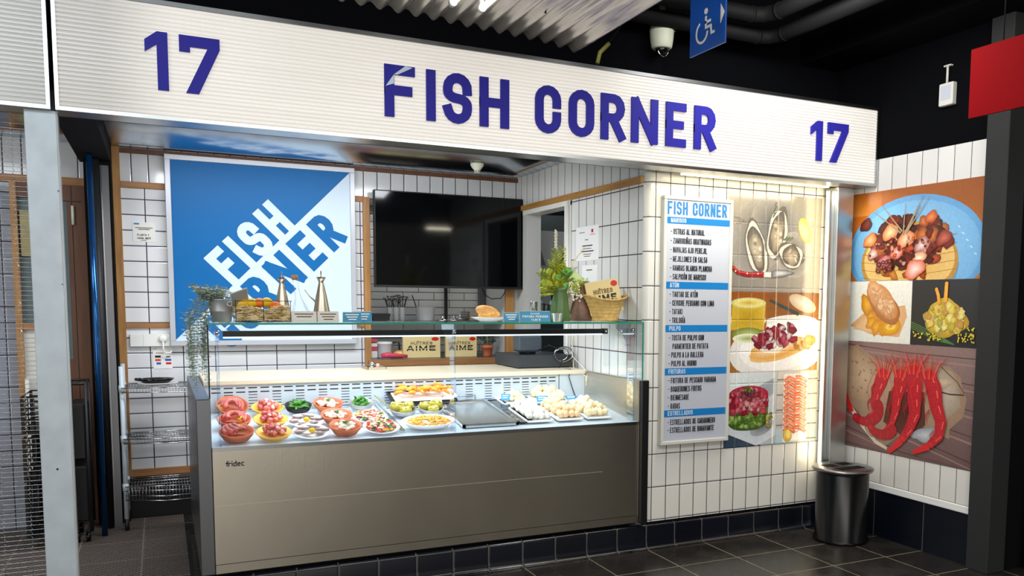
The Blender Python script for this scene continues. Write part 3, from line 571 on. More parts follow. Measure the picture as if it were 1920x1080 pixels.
ROW = [(5.10, 'rear'), (4.825, 'middle'), (4.59, 'front')]
def suckers(q, path, off, r):
    for i in range(1, len(path)-1):
        p = Vector(path[i])+Vector(off); q.ball(p, r*(1-.5*i/len(path)), 'octopus_pale', 6, 4, (1, 1, .6))
for i, (y, w) in enumerate(ROW):
    x = (.338, .330, .323)[i]; z = DZ(y); tl = 'terracotta bowl of octopus tentacles, %s one of the leftmost column' % w
    b_ = bowl_terra((x, y, z), tl); R3 = Matrix.Rotation((.45, .15, 0)[i], 3, 'X')
    if i == 0: b_.rotation_euler = (.55, 0, .15); b_.location = (x, y+.01, z+.018)
    for k in range(3 if i < 2 else 4):
        q = MB(); path = []
        for j in range(13):
            f = j/12; a = 2.6+k*.55-f*(3.3+.3*k)+(1.2 if i == 2 else 0); rr = .058-.013*k-.008*f; path.append(R3 @ Vector((rr*cos(a)*1.05, rr*sin(a)*.95, .028+.018*sin(pi*f)+.006*k)))
        q.tube(path, [.0135*(1-.72*j/12)+.002 for j in range(13)], 'octopus', 8); suckers(q, path, R3 @ Vector((.004, -.006, .010)), .0042)
        o = q.build('octopus_tentacle', loc=(0, 0, 0)); put(o, (x, y, z+.020), (.14, 0, 0)); tag(o, 'curled pink octopus tentacle in the %s bowl of the leftmost column' % w, 'octopus', 'octopus tentacles in the left bowls')
    if i < 2: q = MB(); q.ball((0, 0, 0), .022, 'lemon' if i else 'squid', 12, 8, (1, .7, .9)); o = q.build('lemon_wedge', loc=(0, 0, 0)); put(o, (x+(.035 if i else -.055), y-.01, z+.045)); tag(o, 'yellow lemon piece beside octopus in the %s left bowl' % w, 'lemon')
    else: sprig((x+.005, y-.03, z+.055), 'green leaf sprig on the octopus in the front left bowl', .028)
for i, (y, w) in enumerate(ROW):
    x = (.520, .508, .495)[i]; y -= (.02, .0, .02)[i]; z = DZ(y); q = MB(); q.lathe([(.05, 0), (.07, .01), (.088, .030), (.084, .032), (.066, .015), (0, .012)], 'plate_yellow', n=30)
    o = q.build('yellow_plate', loc=(0, 0, 0)); put(o, (x, y, z+.013), (.27, 0, 0)); tag(o, 'round yellow plate of chopped octopus, %s one of three' % w, 'plate', 'yellow plates of octopus')
    heap('octopus_chunk', 'octopus', mk_chunk, 'chopped pink octopus chunk on the %s yellow plate' % w, 'octopus chunks on yellow plates', x, y, z+.035, .064, .055, 24, .040, .018, 11+i, 2.5)
def pan(x, y, label, m='zinc', r=.073, handles=True):
    z = DZ(y); q = MB(); q.lathe([(r*.62, 0), (r*.85, .008), (r, .036), (r*.96, .037), (r*.82, .012), (0, .009)], m, n=28)
    if handles:
        for s in (-1, 1): q.tube([(s*r*.97, -.018, .033), (s*r*1.22, -.014, .036), (s*r*1.22, .014, .036), (s*r*.97, .018, .033)], .0028, 'steel', 6)
    o = q.build('serving_pan', loc=(0, 0, 0)); put(o, (x, y, z+.011), (.27, 0, 0)); return tag(o, label, 'pan', 'small metal pans in the display')
for x, y, w, s in ((.683, 5.085, 'second column of dishes', 3), (1.032, 5.09, 'rear right of the cod bowls', 4), (1.350, 5.16, 'behind the artichokes', 5)):
    pan(x, y, 'small pan of green peppers, %s' % w, 'black' if s == 3 else 'zinc'); heap('green_pepper', 'pepper', mk_pepper, 'small green pepper in the pan, %s' % w, 'green peppers', x, y, DZ(y)+.028, .058, .052, 30, .040, .018, s, 1.6)
for i, (x, y, w) in enumerate(((.680, 4.795, 'rear'), (.675, 4.575, 'front'))):
    z = DZ(y); q = MB(); q.lathe([(.05, 0), (.07, .008), (.094, .018), (.092, .021), (.066, .012), (0, .010)], 'plate_white', n=32); o = q.build('white_plate', loc=(0, 0, 0)); put(o, (x, y, z+.013), (.27, 0, 0)); tag(o, 'white plate of oysters around lemon, %s one of two' % w, 'plate', 'white plates of oysters')
    def mk_oy(q): q.lathe([(.2, -.1), (.48, 0), (.5, .06), (.38, .03), (.2, .0), (0, -.01)], 'shell', n=12, sy=.62, wob=.07); q.ball((0, 0, .03), .26, 'octopus_pale', 8, 6, (1.1, .6, .35), wob=.2)
    heap('oyster', 'oyster', mk_oy, 'open oyster shell on the %s white plate' % w, 'oysters', x, y, z+.026, .058, .052, 6, .066, 0, 5, .3, [(x+.058*cos(a), y+.050*sin(a), z+.026) for a in (.2, 1.2, 2.3, 3.3, 4.3, 5.4)])
    q = MB(); q.ball((0, 0, 0), .015, 'lemon', 10, 8, (1.1, .8, .9)); o = q.build('lemon_wedge', loc=(0, 0, 0)); put(o, (x+.005, y-.005, z+.036)); tag(o, 'lemon piece in the centre of the %s oyster plate' % w, 'lemon')
for i, (x, y, w) in enumerate(((.846, 5.08, 'rear'), (.846, 4.82, 'middle'), (.850, 4.59, 'front'))):
    bowl_terra((x, y, DZ(y)), 'terracotta bowl of white cod flakes, %s one of three' % w); heap('cod_piece', 'fish', mk_cod, 'white cod piece in the %s terracotta bowl of cod' % w, 'cod pieces', x, y, DZ(y)+.034, .060, .056, 22, .042, .010, 21+i, 1.0)
    sprig((x, y-.01, DZ(y)+.064), 'green parsley on the cod in the %s terracotta bowl' % w)
for i, (x, y, w, rr) in enumerate(((1.022, 4.80, 'rear', .096), (1.036, 4.585, 'front', .098))):
    z = DZ(y); q = MB(); q.lathe([(.05, 0), (.07, .008), (rr, .022), (rr-.003, .025), (.066, .012), (0, .010)], 'plate_white', n=32); o = q.build('white_plate', loc=(0, 0, 0)); put(o, (x, y, z+.013), (.27, 0, 0)); tag(o, 'white plate of colourful seafood salad, %s one of two' % w, 'plate', 'white plates of salad')
    q = MB(); rn = random.Random(40+i)
    for k in range(240):
        a = rn.random()*6.28; r_ = .076*sqrt(rn.random()); h = .038-.3*r_*.25+rn.random()*.01; q.ball((r_*cos(a), r_*sin(a), h-.012), .0065+.004*rn.random(), rn.choice(['salad_red', 'salad_white', 'salad_white', 'salad_yellow', 'octopus', 'pepper', 'octopus_dark']), 6, 4, (1.2, .9, .7), wob=.3, seed=k)
    o = q.build('seafood_salad', loc=(0, 0, 0)); put(o, (x, y, z+.016), (.27, 0, 0)); tag(o, 'diced red and white seafood salad on the %s white plate' % w, 'salad'); o['kind'] = 'stuff'
# divider ridge between deck wells
q = MB(); q.prism([(1.135, 4.565, DZ(4.565)+.001), (1.135, 5.19, DZ(5.19)+.001), (1.135, 5.19, DZ(5.19)+.010), (1.135, 4.565, DZ(4.565)+.010)], (.009, 0, 0), 'chrome'); q.prism([(1.152, 4.565, DZ(4.565)+.001), (1.152, 5.19, DZ(5.19)+.001), (1.152, 5.19, DZ(5.19)+.010), (1.152, 4.565, DZ(4.565)+.010)], (.009, 0, 0), 'chrome'); q.build('well_divider', ct)
# artichoke pans, fried food
for x, y, w, s in ((1.232, 4.90, 'left', 6), (1.395, 4.90, 'right', 7)):
    pan(x, y, 'small pan of artichokes, %s one of two' % w, 'zinc', .076)
    def mk_art(q):
        q.ball((0, 0, 0), .5, 'artichoke', 14, 8, (1, 1, .75), wob=.12, seed=3)
        for k in range(14): a = k*.45; q.ball((.33*cos(a), .33*sin(a), .22), .12, 'croq_pale' if k % 3 == 0 else 'artichoke', 6, 4, wob=.3, seed=k)
    heap('artichoke', 'artichoke', mk_art, 'grilled artichoke heart in the %s of the two artichoke pans' % w, 'artichokes', x, y, 0, 1, 1, 3, .076, 0, s, .4, [(x-.032, y-.005, DZ(y)+.042), (x+.036, y+.012, DZ(y)+.042), (x+.005, y-.045, DZ(y)+.034)])
y = 4.60; q = MB(); q.lathe([(.085, 0), (.12, .01), (.148, .034), (.144, .036), (.11, .014), (0, .010)], 'plate_white', n=40, sy=.62); o = q.build('white_platter', loc=(0, 0, 0)); put(o, (1.302, y+.02, DZ(y)+.013), (.24, 0, 0)); tag(o, 'oval white platter heaped with golden fried strips', 'platter')
q = MB(); rn = random.Random(5)
for k in range(150):
    a = rn.random()*6.28; r_ = sqrt(rn.random()); x_, y_ = .118*r_*cos(a), .066*r_*sin(a); h = .020+.026*(1-r_*r_)+rn.random()*.008; d = rn.random()*3.14; L_ = .012+.008*rn.random(); q.tube([(x_-L_*cos(d), y_-L_*sin(d), h), (x_, y_, h+.003), (x_+L_*cos(d), y_+L_*sin(d), h-.002)], [.003, .0048, .003], rn.choice(['corn', 'corn', 'corn', 'squid', 'prawn_fry']), 5)
o = q.build('fried_strips', loc=(0, 0, 0)); put(o, (1.302, 4.62, DZ(y)+.015), (.24, 0, 0)); tag(o, 'pile of golden fried strips on the oval white platter', 'fried food'); o['kind'] = 'stuff'
def tray(name, x, y, w, d, h, m, label, rz=0, lift=0, tilt=.13, group=None, mi=None, cat='tray'):
    q = MB(); mi = mi or m; e = .006
    q.box(-w/2, -d/2, 0, w/2, d/2, .003, mi)
    for a in ((-w/2, -d/2, w/2, -d/2+e), (-w/2, d/2-e, w/2, d/2), (-w/2, -d/2, -w/2+e, d/2), (w/2-e, -d/2, w/2, d/2)): q.box(a[0], a[1], 0, a[2], a[3], h, m)
    o = q.build(name, loc=(0, 0, 0)); put(o, (x, y, DZ(y)+.006+lift), (tilt, 0, rz)); return tag(o, label, cat, group)
tray('black_tray', 1.40, 5.10, .40, .15, .012, 'black', 'dark flat tray with paper under the fried prawns, against the vent panel', .03, .048, .35)
q = MB(); q.box(-.175, -.06, 0, .185, .065, .003, 'white'); q.prism([(.16, -.06, 0), (.2, -.06, .022), (.2, .075, .022), (.16, .07, 0)], (.002, 0, .001), 'white'); o = q.build('paper_liner', loc=(0, 0, 0)); put(o, (1.40, 5.10, DZ(5.1)+.057), (.35, 0, .03)); tag(o, 'sheet of white paper lining the dark tray of fried prawns', 'paper')
rn = random.Random(9); PR = [(1.245+.024*i+rn.random()*.012, 5.06+(i % 3)*.04, DZ(5.1)+.072+(i % 3)*.013+rn.random()*.012) for i in range(14)]+[(1.26+.027*i, 5.075+(i % 2)*.03, DZ(5.1)+.094) for i in range(12)]
heap('fried_prawn', 'prawn', mk_prawn, 'golden fried prawn on the papered tray at the back', 'fried prawns', 0, 0, 0, 1, 1, 26, .062, 0, 9, .9, [(a, b_, c-.13*b_) for a, b_, c in PR], sl=.13)
# serving spoon and tongs
q = MB(); q.tube([(1.100, 5.03, .945), (1.15, 4.97, .900), (1.19, 4.93, .865)], [.004, .003, .003], 'stem', 6); q.ball((1.2, 4.92, .86), .014, 'steel', 8, 6, (1, 1.3, .4)); tag(q.build('serving_spoon'), 'wooden-handled serving spoon resting in the left artichoke pan', 'spoon')
q = MB(); q.tube([(1.46, 4.94, .852), (1.475, 4.96, .90), (1.482, 4.97, .935)], [.004, .007, .008], 'steel', 8); tag(q.build('serving_tongs'), 'steel server handle standing up from the right artichoke pan', 'server')
# empty steel tray
et = thing('steel_tray', 'large empty stainless tray in the middle of the display', 'tray', (1.655, 4.86, DZ(4.86))); q = MB(); w, d = .30, .56
def tz(y): return DZ(y)+.002
def inc(q, x0, x1, y0, y1, a, b_, m): q.prism([(x0, y0, tz(y0)+a), (x0, y1, tz(y1)+a), (x0, y1, tz(y1)+b_), (x0, y0, tz(y0)+b_)], (x1-x0, 0, 0), m)
inc(q, 1.50, 1.80, 4.58, 5.13, 0, .004, 'alu'); q.build('tray_floor', et); q = MB()
for a in ((1.485, 1.50, 4.565, 5.145), (1.80, 1.815, 4.565, 5.145), (1.485, 1.815, 4.565, 4.58), (1.485, 1.815, 5.13, 5.145)): inc(q, *a, 0, .016, 'chrome')
q.build('tray_rim', et)
q = MB(); q.tube([(1.55, 5.17, .885), (1.55, 5.165, .905), (1.76, 5.165, .905), (1.76, 5.17, .885)], .005, 'chrome', 8); q.build('handle', et)
tray('black_tray', 1.875, 4.86, .10, .56, .006, 'black_gloss', 'narrow black tray between the empty steel tray and the white trays')
# white trays of croquettes
TR = [('A', 1.985, 5.10, .19, .20, 'rear left'), ('B', 1.960, 4.74, .165, .33, 'front left'), ('C', 2.225, 5.10, .22, .20, 'rear right'), ('D', 2.155, 4.74, .165, .33, 'front middle'), ('E', 2.345, 4.74, .165, .33, 'front right')]
for k, x, y, w, d, nm in TR: tray('white_tray', x, y, w, d, .012, 'white_gloss', 'white rectangular tray of croquettes, %s of the group of five' % nm, -.02, 0, .13, 'white trays of croquettes')
heap('cheese_cube', 'croquette', mk_ball('croq_pale', .3), 'small pale cheese croquette in the rear left white tray', 'croquettes', 2.0, 5.10, DZ(5.10)+.022, .065, .07, 26, .030, .018, 31, 2)
def grid(name, m, label, x0, x1, y0, y1, nx, ny, size, seed, mk=None):
    rn = random.Random(seed); P = []
    for j in range(ny):
        for i in range(nx): P.append((x0+(x1-x0)*(i+.5+(.25 if j % 2 else -.0))/nx+rn.random()*.006, y0+(y1-y0)*(j+.5)/ny, DZ(y0+(y1-y0)*(j+.5)/ny)+size*.5+.003))
    for j in range(ny-1):
        for i in range(nx-1): 
            if rn.random() < .62: P.append((x0+(x1-x0)*(i+1)/nx, y0+(y1-y0)*(j+1)/ny, DZ(y0+(y1-y0)*(j+1)/ny)+size*1.15))
    P = [(a, b_, c-.13*b_) for a, b_, c in P]
    heap(name, 'croquette', mk or mk_ball(m), label, 'croquettes', 0, 0, 0, 1, 1, len(P), size, 0, seed, 2, P, 1.08, .92, sl=.13)
grid('round_croquette', 'croq_white', 'round white croquette in the front left white tray', 1.885, 2.03, 4.60, 4.90, 4, 7, .041, 51)
grid('round_croquette', 'croq_gold', 'round golden croquette in the front middle white tray', 2.08, 2.225, 4.60, 4.90, 4, 7, .041, 52)
grid('round_croquette', 'croq_pale', 'large pale croquette in the rear right white tray', 2.13, 2.32, 5.02, 5.18, 4, 3, .052, 53)
grid('oval_croquette', 'croq_pale', 'oval pale breaded croquette in the front right white tray', 2.27, 2.42, 4.60, 4.90, 4, 6, .046, 54, mk_croq)
def ptag(x, y, z, w, h, rz, label, cat='price tag', tilt=-.45, lines=2):
    q = MB(); q.box(-w/2, -.001, 0, w/2, .001, h, 'card_blue')
    for i in range(lines): q.box(-w*.35, -.0022, h*(.65-.32*i), w*.35*(1-.3*i), -.001, h*(.65-.32*i)+h*.12, 'white')
    o = q.build('price_tag', loc=(0, 0, 0)); put(o, (x, y, z), (tilt, 0, rz)); return tag(o, label, cat, 'blue price tags on the croquettes')
ptag(1.925, 5.07, DZ(5.07)+.018, .055, .045, -.5, 'small tilted blue tag at the left of the rear left croquette tray'); ptag(2.03, 5.00, DZ(5.0)+.016, .07, .03, .2, 'small blue tag at the front edge of the rear left croquette tray', tilt=-1.0); ptag(2.13, 4.95, DZ(4.95)+.03, .075, .04, -.1, 'small blue tag between the middle croquette trays'); ptag(2.35, 4.98, DZ(4.98)+.03, .08, .035, 0, 'small blue tag behind the front right croquette tray', tilt=-1.0)
# ================================================================ on the glass shelf
SZ = 1.3825
# planter with trailing eucalyptus
t = thing('potted_plant', 'zinc bucket of trailing grey-green eucalyptus at the left end of the glass shelf', 'plant', (.275, 4.66, SZ)); c = Vector((.275, 4.66, SZ))
q = MB(); q.lathe([(.042, 0), (.046, .002), (.052, .05), (.054, .052), (.053, .056), (.060, .108), (.063, .112), (.060, .114), (.056, .10), (0, .095)], 'zinc', c, 28); q.build('bucket', t)
q = MB(); q.tube([c+Vector((.034, -.060, .09))+Vector((0, .011*0, .011*cos(a)))+Vector((.011*sin(a), 0, 0)) for a in [2*pi*k/14 for k in range(14)]], .002, 'chrome', 6, closed=True); q.build('handle_ring', t)
q = MB(); rn = random.Random(12)
def leaf(q, p, d, w, L_, m):
    d = Vector(d).normalized(); s = d.cross(Vector((rn.random()-.5, rn.random()-.5, 1))).normalized()*w; u = s.cross(d).normalized()*w*.25; a = len(q.v); p = Vector(p)
    q.v += [tuple(p), tuple(p+d*L_*.5+s+u), tuple(p+d*L_), tuple(p+d*L_*.5-s+u), tuple(p+d*L_*.5-u*.5)]; q.face((a, a+1, a+4), m); q.face((a+1, a+2, a+4), m); q.face((a+2, a+3, a+4), m); q.face((a+3, a, a+4), m)
for k in range(60):
    a = rn.random()*6.28; r_ = .05*rn.random(); p = c+Vector((r_*cos(a)-.02, r_*sin(a), .10)); d = Vector((cos(a)*.5-.3, sin(a)*.5-.1, .8)); L_ = .05+.05*rn.random(); pts = [p+d*L_*f for f in (0, .5, 1)]; q.tube(pts, .001, 'stem', 4)
    for j in range(8): f = j/7; e = Vector((cos(j*2.4), sin(j*2.4), .3)); leaf(q, p+d*L_*f, e, .008, .026, 'eucalyptus')
for k in range(16):
    x0 = -.03-.10*rn.random(); y0 = -.06+.06*rn.random(); L_ = .22+.24*rn.random(); N = int(L_/.0125); st = c+Vector((-.03, y0*.5, .09)); pts = []
    for j in range(N+1):
        f = j/N; pts.append(st+Vector((x0*min(1, f*3.5)+.008*sin(5*f+k), y0*.5*min(1, f*3), .05*sin(pi*min(1, f*4))*(1 if f < .25 else 0)-L_*max(0, f-.12)*1.1)))
    q.tube(pts, .0009, 'stem', 4)
    for j in range(2, N+1):
        for s in (-1, 1): a = k+j*1.57; e = Vector((s*cos(a), s*sin(a), .25)); leaf(q, pts[j], e, .0078, .027-.008*j/N, 'eucalyptus')
q.build('foliage', t)
for k in range(5):   # hanging strand over the display side, inside the case glass edge
    pass
# reclining card
q = MB(); q.box(-.045, -.001, 0, .045, .001, .085, 'card_white'); q.box(-.042, -.0016, .005, .042, -.001, .08, 'zinc'); o = q.build('sign_card', loc=(0, 0, 0)); put(o, (.362, 4.63, SZ+.085), (.5, -.35, .3)); tag(o, 'grey reverse of a card leaning in the citrus basket beside the bucket', 'card')
# wire basket with straw and citrus
t = thing('wire_basket', 'rectangular black wire basket packed with straw and citrus fruit', 'basket', (.462, 4.65, SZ)); q = MB(); x0, x1, y0, y1 = .335, .590, 4.58, 4.72
for z, e in ((SZ+.003, 0), (SZ+.105, .006)): q.tube([(x0-e, y0-e, z), (x1+e, y0-e, z), (x1+e, y1+e, z), (x0-e, y1+e, z)], .0018, 'black', 6, closed=True)
for x in (x0, (x0+x1)/2, x1):
    for y in (y0, y1): q.tube([(x, y, SZ+.003), (x, y, SZ+.105)], .0016, 'black', 6)
for y in (y0+.035, y0+.07, y0+.105): q.tube([(x0, y, SZ+.003), (x1, y, SZ+.003)], .0014, 'black', 5)
q.build('wire_frame', t)
q = MB(); rn = random.Random(77); q.ball((.462, 4.65, SZ+.030),   .5, 'straw_dark', 16, 8, (.235, .125, .040), wob=.25, seed=8)
for k in range(900):
    a, b_ = rn.random(), rn.random(); x = x0+.006+(x1-x0-.012)*a; y = y0+.005+(y1-y0-.01)*(b_ if k % 2 else rn.random()*.25); z = SZ+.006+(.066+.012*sin(a*9))*(rn.random()); d = rn.random()*6.28; L_ = .014+.012*rn.random(); q.tube([(x-L_*cos(d), y-L_*sin(d)*.4, z), (x, y-.003, z+.006*(rn.random())), (x+L_*cos(d), y+L_*sin(d)*.4, z+.012*(rn.random()-.5))], .0017, 'straw' if rn.random() < .72 else 'straw_dark', 4, caps=False)
o = q.build('straw_bedding', loc=(0, 0, 0)); tag(o, 'loose pale straw filling the black wire basket', 'straw'); o['kind'] = 'stuff'
for x, z, m, r_, nm, lb in ((.372, .085, 'lemon', .032, 'lemon', 'yellow lemon at the left of the wire basket'), (.415, .093, 'lemon', .026, 'lemon', 'yellow lemon second from left in the wire basket'), (.450, .095, 'orange', .026, 'orange', 'orange at the centre rear of the wire basket'), (.485, .098, 'lemon', .025, 'lemon', 'yellow lemon right of centre in the wire basket'), (.522, .078, 'orange', .030, 'orange', 'bright orange at the right of the wire basket')):
    q = MB(); q.ball((0, 0, 0), r_, m, 18, 12, (1.15, 1, 1) if nm == 'lemon' else (1, 1, .95)); o = q.build(nm, loc=(0, 0, 0)); put(o, (x, 4.64, SZ+z)); tag(o, lb, nm, 'citrus fruit in the basket')
def oilcan(x, y, h, lb, spout):
    t = thing('oil_can', lb, 'oil can', (x, y, SZ)); q = MB(); k = h/.25; q.lathe([(.050*k, 0), (.052*k, .004), (.050*k, .02), (.030*k, .14*k), (.014*k, .215*k), (.013*k, .222*k), (.026*k, .25*k), (.024*k, .25*k), (.008*k, .226*k), (0, .226*k)], 'steel', (x, y, SZ), 30); q.build('body', t)
    q = MB(); q.tube([(x, y, SZ+.224*k), (x, y, SZ+.285*k)], .0035, 'steel', 8); q.build('stopper', t)
    if spout: q = MB(); q.tube([(x-.03*k, y-.01, SZ+.10), (x-.06, y-.012, SZ+.13), (x-.085, y-.012, SZ+.165)][::-1], [.002, .003, .005], 'steel', 8); q.build('spout', t)
oilcan(.570, 4.74, .225, 'conical steel oil can behind the wire basket, left of two', False); oilcan(.760, 4.70, .232, 'conical steel oil can behind the white tent cards, right of two', True)
t = thing('oil_bottle', 'tall glass cruet with cork and a little oil between the steel cans', 'bottle', (.660, 4.72, SZ)); q = MB(); cc = (.660, 4.72, SZ)
bp_ = [(.050, 0), (.052, .005), (.050, .04), (.034, .08), (.017, .12), (.013, .17), (.014, .215), (.019, .225)]
a_ = len(q.v)
for j, (r_, z) in enumerate(bp_):
    for k in range(24): an = 2*pi*k/24; q.v.append((.660+r_*cos(an)-.030*max(0, z-.05)/.18, 4.72+r_*sin(an), SZ+z))
for j in range(len(bp_)-1):
    for k in range(24): k2 = (k+1) % 24; q.face((a_+j*24+k, a_+j*24+k2, a_+(j+1)*24+k2, a_+(j+1)*24+k), 'glass_clear', True)
q.build('glass_body', t); q = MB(); q.lathe([(.047, .004), (.048, .028), (0, .028)], 'oil', cc, 24); q.build('oil', t); q = MB(); q.lathe([(.012, .215), (.016, .222), (.016, .240), (0, .241)], 'cork', (.631, 4.72, SZ), 14); q.build('cork', t)
def tent(x, y, w, h, m, lb, rz=0, lines=3, txt=None, grp='tent cards on the glass shelf', z=SZ, cat='card'):
    t = thing('tent_card', lb, cat, (x, y, z), grp); q = MB(); d = h*.55
    q.prism([(x-w/2, y-d/2, z), (x-w/2, y, z+h), (x-w/2, y+.002, z+h), (x-w/2, y-d/2+.003, z)], (w, 0, 0), m); q.prism([(x-w/2, y+d/2, z), (x-w/2, y+.001, z+h), (x-w/2, y-.001, z+h), (x-w/2, y+d/2-.003, z)], (w, 0, 0), 'card_white'); q.build('card', t)
    q = MB(); uy = Vector((0, d/2, h)).normalized(); ink_ = 'white' if m == 'card_blue' else 'card_print'; o = Vector((x-w/2, y-d/2, z))-Vector((0, 1, -.4)).normalized()*.0006
    if txt:
        for i, (s, f0, hh, wf) in enumerate(txt): text(q, s, o+Vector((w*(1-wf)/2, 0, 0))+uy*(h*f0), (1, 0, 0), uy, hh, hh*.55, hh*.18, ink_, depth=0, fit=w*wf)
    else:
        for i in range(lines):
            f = .72-.25*i; ww = w*(.75-.15*i); a = o+Vector(((w-ww)/2, 0, 0))+uy*(h*f); q.quad(a, a+Vector((ww, 0, 0)), a+Vector((ww, 0, 0))+uy*h*.1, a+uy*h*.1, ink_)
    q.build('lettering', t); return t
tent(.652, 4.57, .120, .055, 'card_white', 'pale pink tent card, leftmost on the glass shelf', lines=2); tent(.770, 4.57, .105, .055, 'card_white', 'white tent card in front of the right steel oil can'); tent(.893, 4.585, .092, .052, 'card_blue', 'blue tent card right of the white tent cards'); tent(.957, 4.635, .095, .055, 'card_blue', 'blue tent card overlapped by its left blue neighbour')
tent(1.785, 4.61, .090, .052, 'card_blue', 'small blue tent card beside the bread roll plate'); tent(1.915, 4.57, .185, .062, 'card_blue', 'wide blue tent card reading FRITURA PESCADO', txt=[('RACION', .70, .009, .3), ('FRITURA PESCADO', .40, .013, .85), ('14,80 €', .10, .012, .3)])
# plate with filled roll
q = MB(); q.lathe([(.05, 0), (.056, .003), (.100, .020), (.100, .023), (.05, .008), (0, .007)], 'plate_white', n=36); o = q.build('white_plate', loc=(0, 0, 0)); put(o, (1.690, 4.72, SZ)); tag(o, 'white plate under the filled bread roll on the glass shelf', 'plate')
t = thing('bread_roll', 'golden squid-filled bread roll on a white plate on the glass shelf', 'sandwich', (1.690, 4.72, SZ+.01))
q = MB(); q.ball((1.692, 4.72, SZ+.026), .066, 'bread', 20, 8, (1.0, .62, .26)); q.build('bottom_half', t); q = MB(); q.ball((1.682, 4.72, SZ+.056), .068, 'bread', 22, 12, (1.05, .62, .50), R=Matrix.Rotation(.22, 3, 'Y')); q.build('top_half', t)
q = MB(); rn = random.Random(3)
for k in range(26): a = rn.random()*6.28; q.ball((1.694+.058*cos(a), 4.72+.036*sin(a), SZ+.036+.01*rn.random()), .010, rn.choice(['squid', 'corn']), 7, 5, wob=.3, seed=k)
q.build('squid_filling', t)
q = MB(); q.lathe([(.022, 0), (.024, .003), (.026, .112), (.0265, .115), (.0245, .115), (.0235, .006), (0, .005)], 'chrome', (2.005, 4.80, SZ), 24); tag(q.build('metal_cup'), 'tall chrome cup behind the wide blue tent card', 'cup')
q = MB(); q.lathe([(.026, 0), (.028, .003), (.034, .120), (.0345, .122)], 'glass_clear', (2.078, 4.78, SZ), 24); q.lathe([(.025, .004), (.029, .055), (0, .055)], 'glass_clear', (2.078, 4.78, SZ), 24); tag(q.build('drinking_glass'), 'clear tumbler between chrome cup and green vase', 'glass')
q = MB(); q.lathe([(.026, 0), (.028, .002), (.036, .048), (.037, .049), (.034, .047), (.026, .006), (0, .005)], 'chrome', (2.068, 4.60, SZ), 24); tag(q.build('ramekin'), 'small steel ramekin at the foot of the green vase', 'ramekin')
# green vase with foliage
vx, vy = 2.128, 4.69; t = thing('flower_vase', 'green vase with yellow-green ferns and leaves on the glass shelf', 'vase', (vx, vy, SZ))
q = MB(); q.lathe([(.060, 0), (.064, .004), (.062, .03), (.048, .12), (.040, .165), (.041, .18), (.049, .200), (.047, .200), (.038, .178), (0, .17)], 'green_vase', (vx, vy, SZ), 30); q.build('vase_body', t)
q = MB(); rn = random.Random(21)
def frond(q, p0, d, L_, wl, m, n=15, droop=.25, wid=.008):
    p0 = Vector(p0); d = Vector(d).normalized(); s = d.cross(Vector((0, -1, .15))).normalized(); pts = [p0+d*L_*f+Vector((0, 0, -droop*L_*f*f)) for f in [i/n for i in range(n+1)]]; q.tube(pts, .0018, 'stem', 5)
    for i in range(2, n+1):
        f = i/n; w = wl*sin(pi*min(1, .25+.8*(1-f)))
        for sg_ in (-1, 1): leaf(q, pts[i], s*sg_+d*.75+Vector((0, .25*(rn.random()-.5), 0)), wid, w, m)
top = Vector((vx, vy, SZ+.19))
for d, L_, wl, m in (((-.10, 0, 1), .34, .05, 'leaf_yellow'), ((.06, .05, 1), .36, .045, 'leaf_yellow'), ((-.03, .05, 1), .30, .05, 'leaf_yellow'), ((-.22, 0, 1), .26, .05, 'leaf_yellow'), ((-.55, 0, .75), .22, .05, 'leaf_yellow'), ((-.7, -.1, .5), .16, .05, 'leaf_yellow'), ((.2, -.2, .6), .14, .05, 'leaf_yellow'), ((.6, 0, .7), .20, .035, 'leaf_pale'), ((.8, .1, .6), .24, .03, 'leaf_pale'), ((.45, 0, 1), .24, .028, 'leaf_pale'), ((-.3, -.3, .4), .12, .05, 'leaf_yellow'), ((.35, -.3, .25), .12, .045, 'leaf_yellow'), ((-.3, 0, .9), .2, .045, 'leaf_yellow'), ((0, -.1, .8), .15, .05, 'leaf_yellow'), ((-.9, 0, .25), .12, .04, 'leaf_yellow'), ((.1, -.3, .8), .18, .045, 'leaf_green')): frond(q, top-Vector((0, 0, .03)), d, L_, wl, m)
for d, L_, wl in (((-.02, -.1, 1), .22, .055), ((.16, -.1, .9), .20, .05), ((-.4, -.1, .7), .2, .05), ((-.55, -.2, .35), .16, .05), ((.5, -.2, .45), .16, .04), ((-.15, -.3, .55), .13, .05)): frond(q, top-Vector((0, 0, .03)), d, L_, wl, 'leaf_yellow', wid=.010)
q.build('fern_leaves', t)
q = MB()
for x, z, r_ in ((.035, .125, .035), (.085, .095, .036), (.03, .05, .03), (-.02, .09, .025), (.11, .08, .02)): 
    a = len(q.v); cc = top+Vector((x, -.03, z-.02)); q.v.append(tuple(cc+Vector((0, -.006, 0)))); 
    for k in range(14): an = 2*pi*k/14; q.v.append(tuple(cc+Vector((r_*cos(an), .3*r_*sin(an), r_*.75*sin(an)))))
    for k in range(14): q.face((a, a+1+k, a+1+(k+1) % 14), 'leaf_green' if x < .06 else 'leaf_pale', True)
q.build('round_leaves', t)
q = MB()
for k in range(70): f = rn.random(); q.ball(top+Vector((.062+.03*sin(k)+.03*f, -.05, .03-.10*f+.02*rn.random())), .0055, 'petal_white', 6, 4, wob=.3, seed=k)
q.build('white_blossoms', t)
q = MB(); q.tube([top+Vector((-.03, 0, .1)), top+Vector((-.028, 0, .33)), ], .0015, 'stem', 5)
for k in range(26): q.ball(top+Vector((-.029+.005*cos(k*2.4), .005*sin(k*2.4), .24+.0042*k)), .0055, 'petal_white', 6, 4)
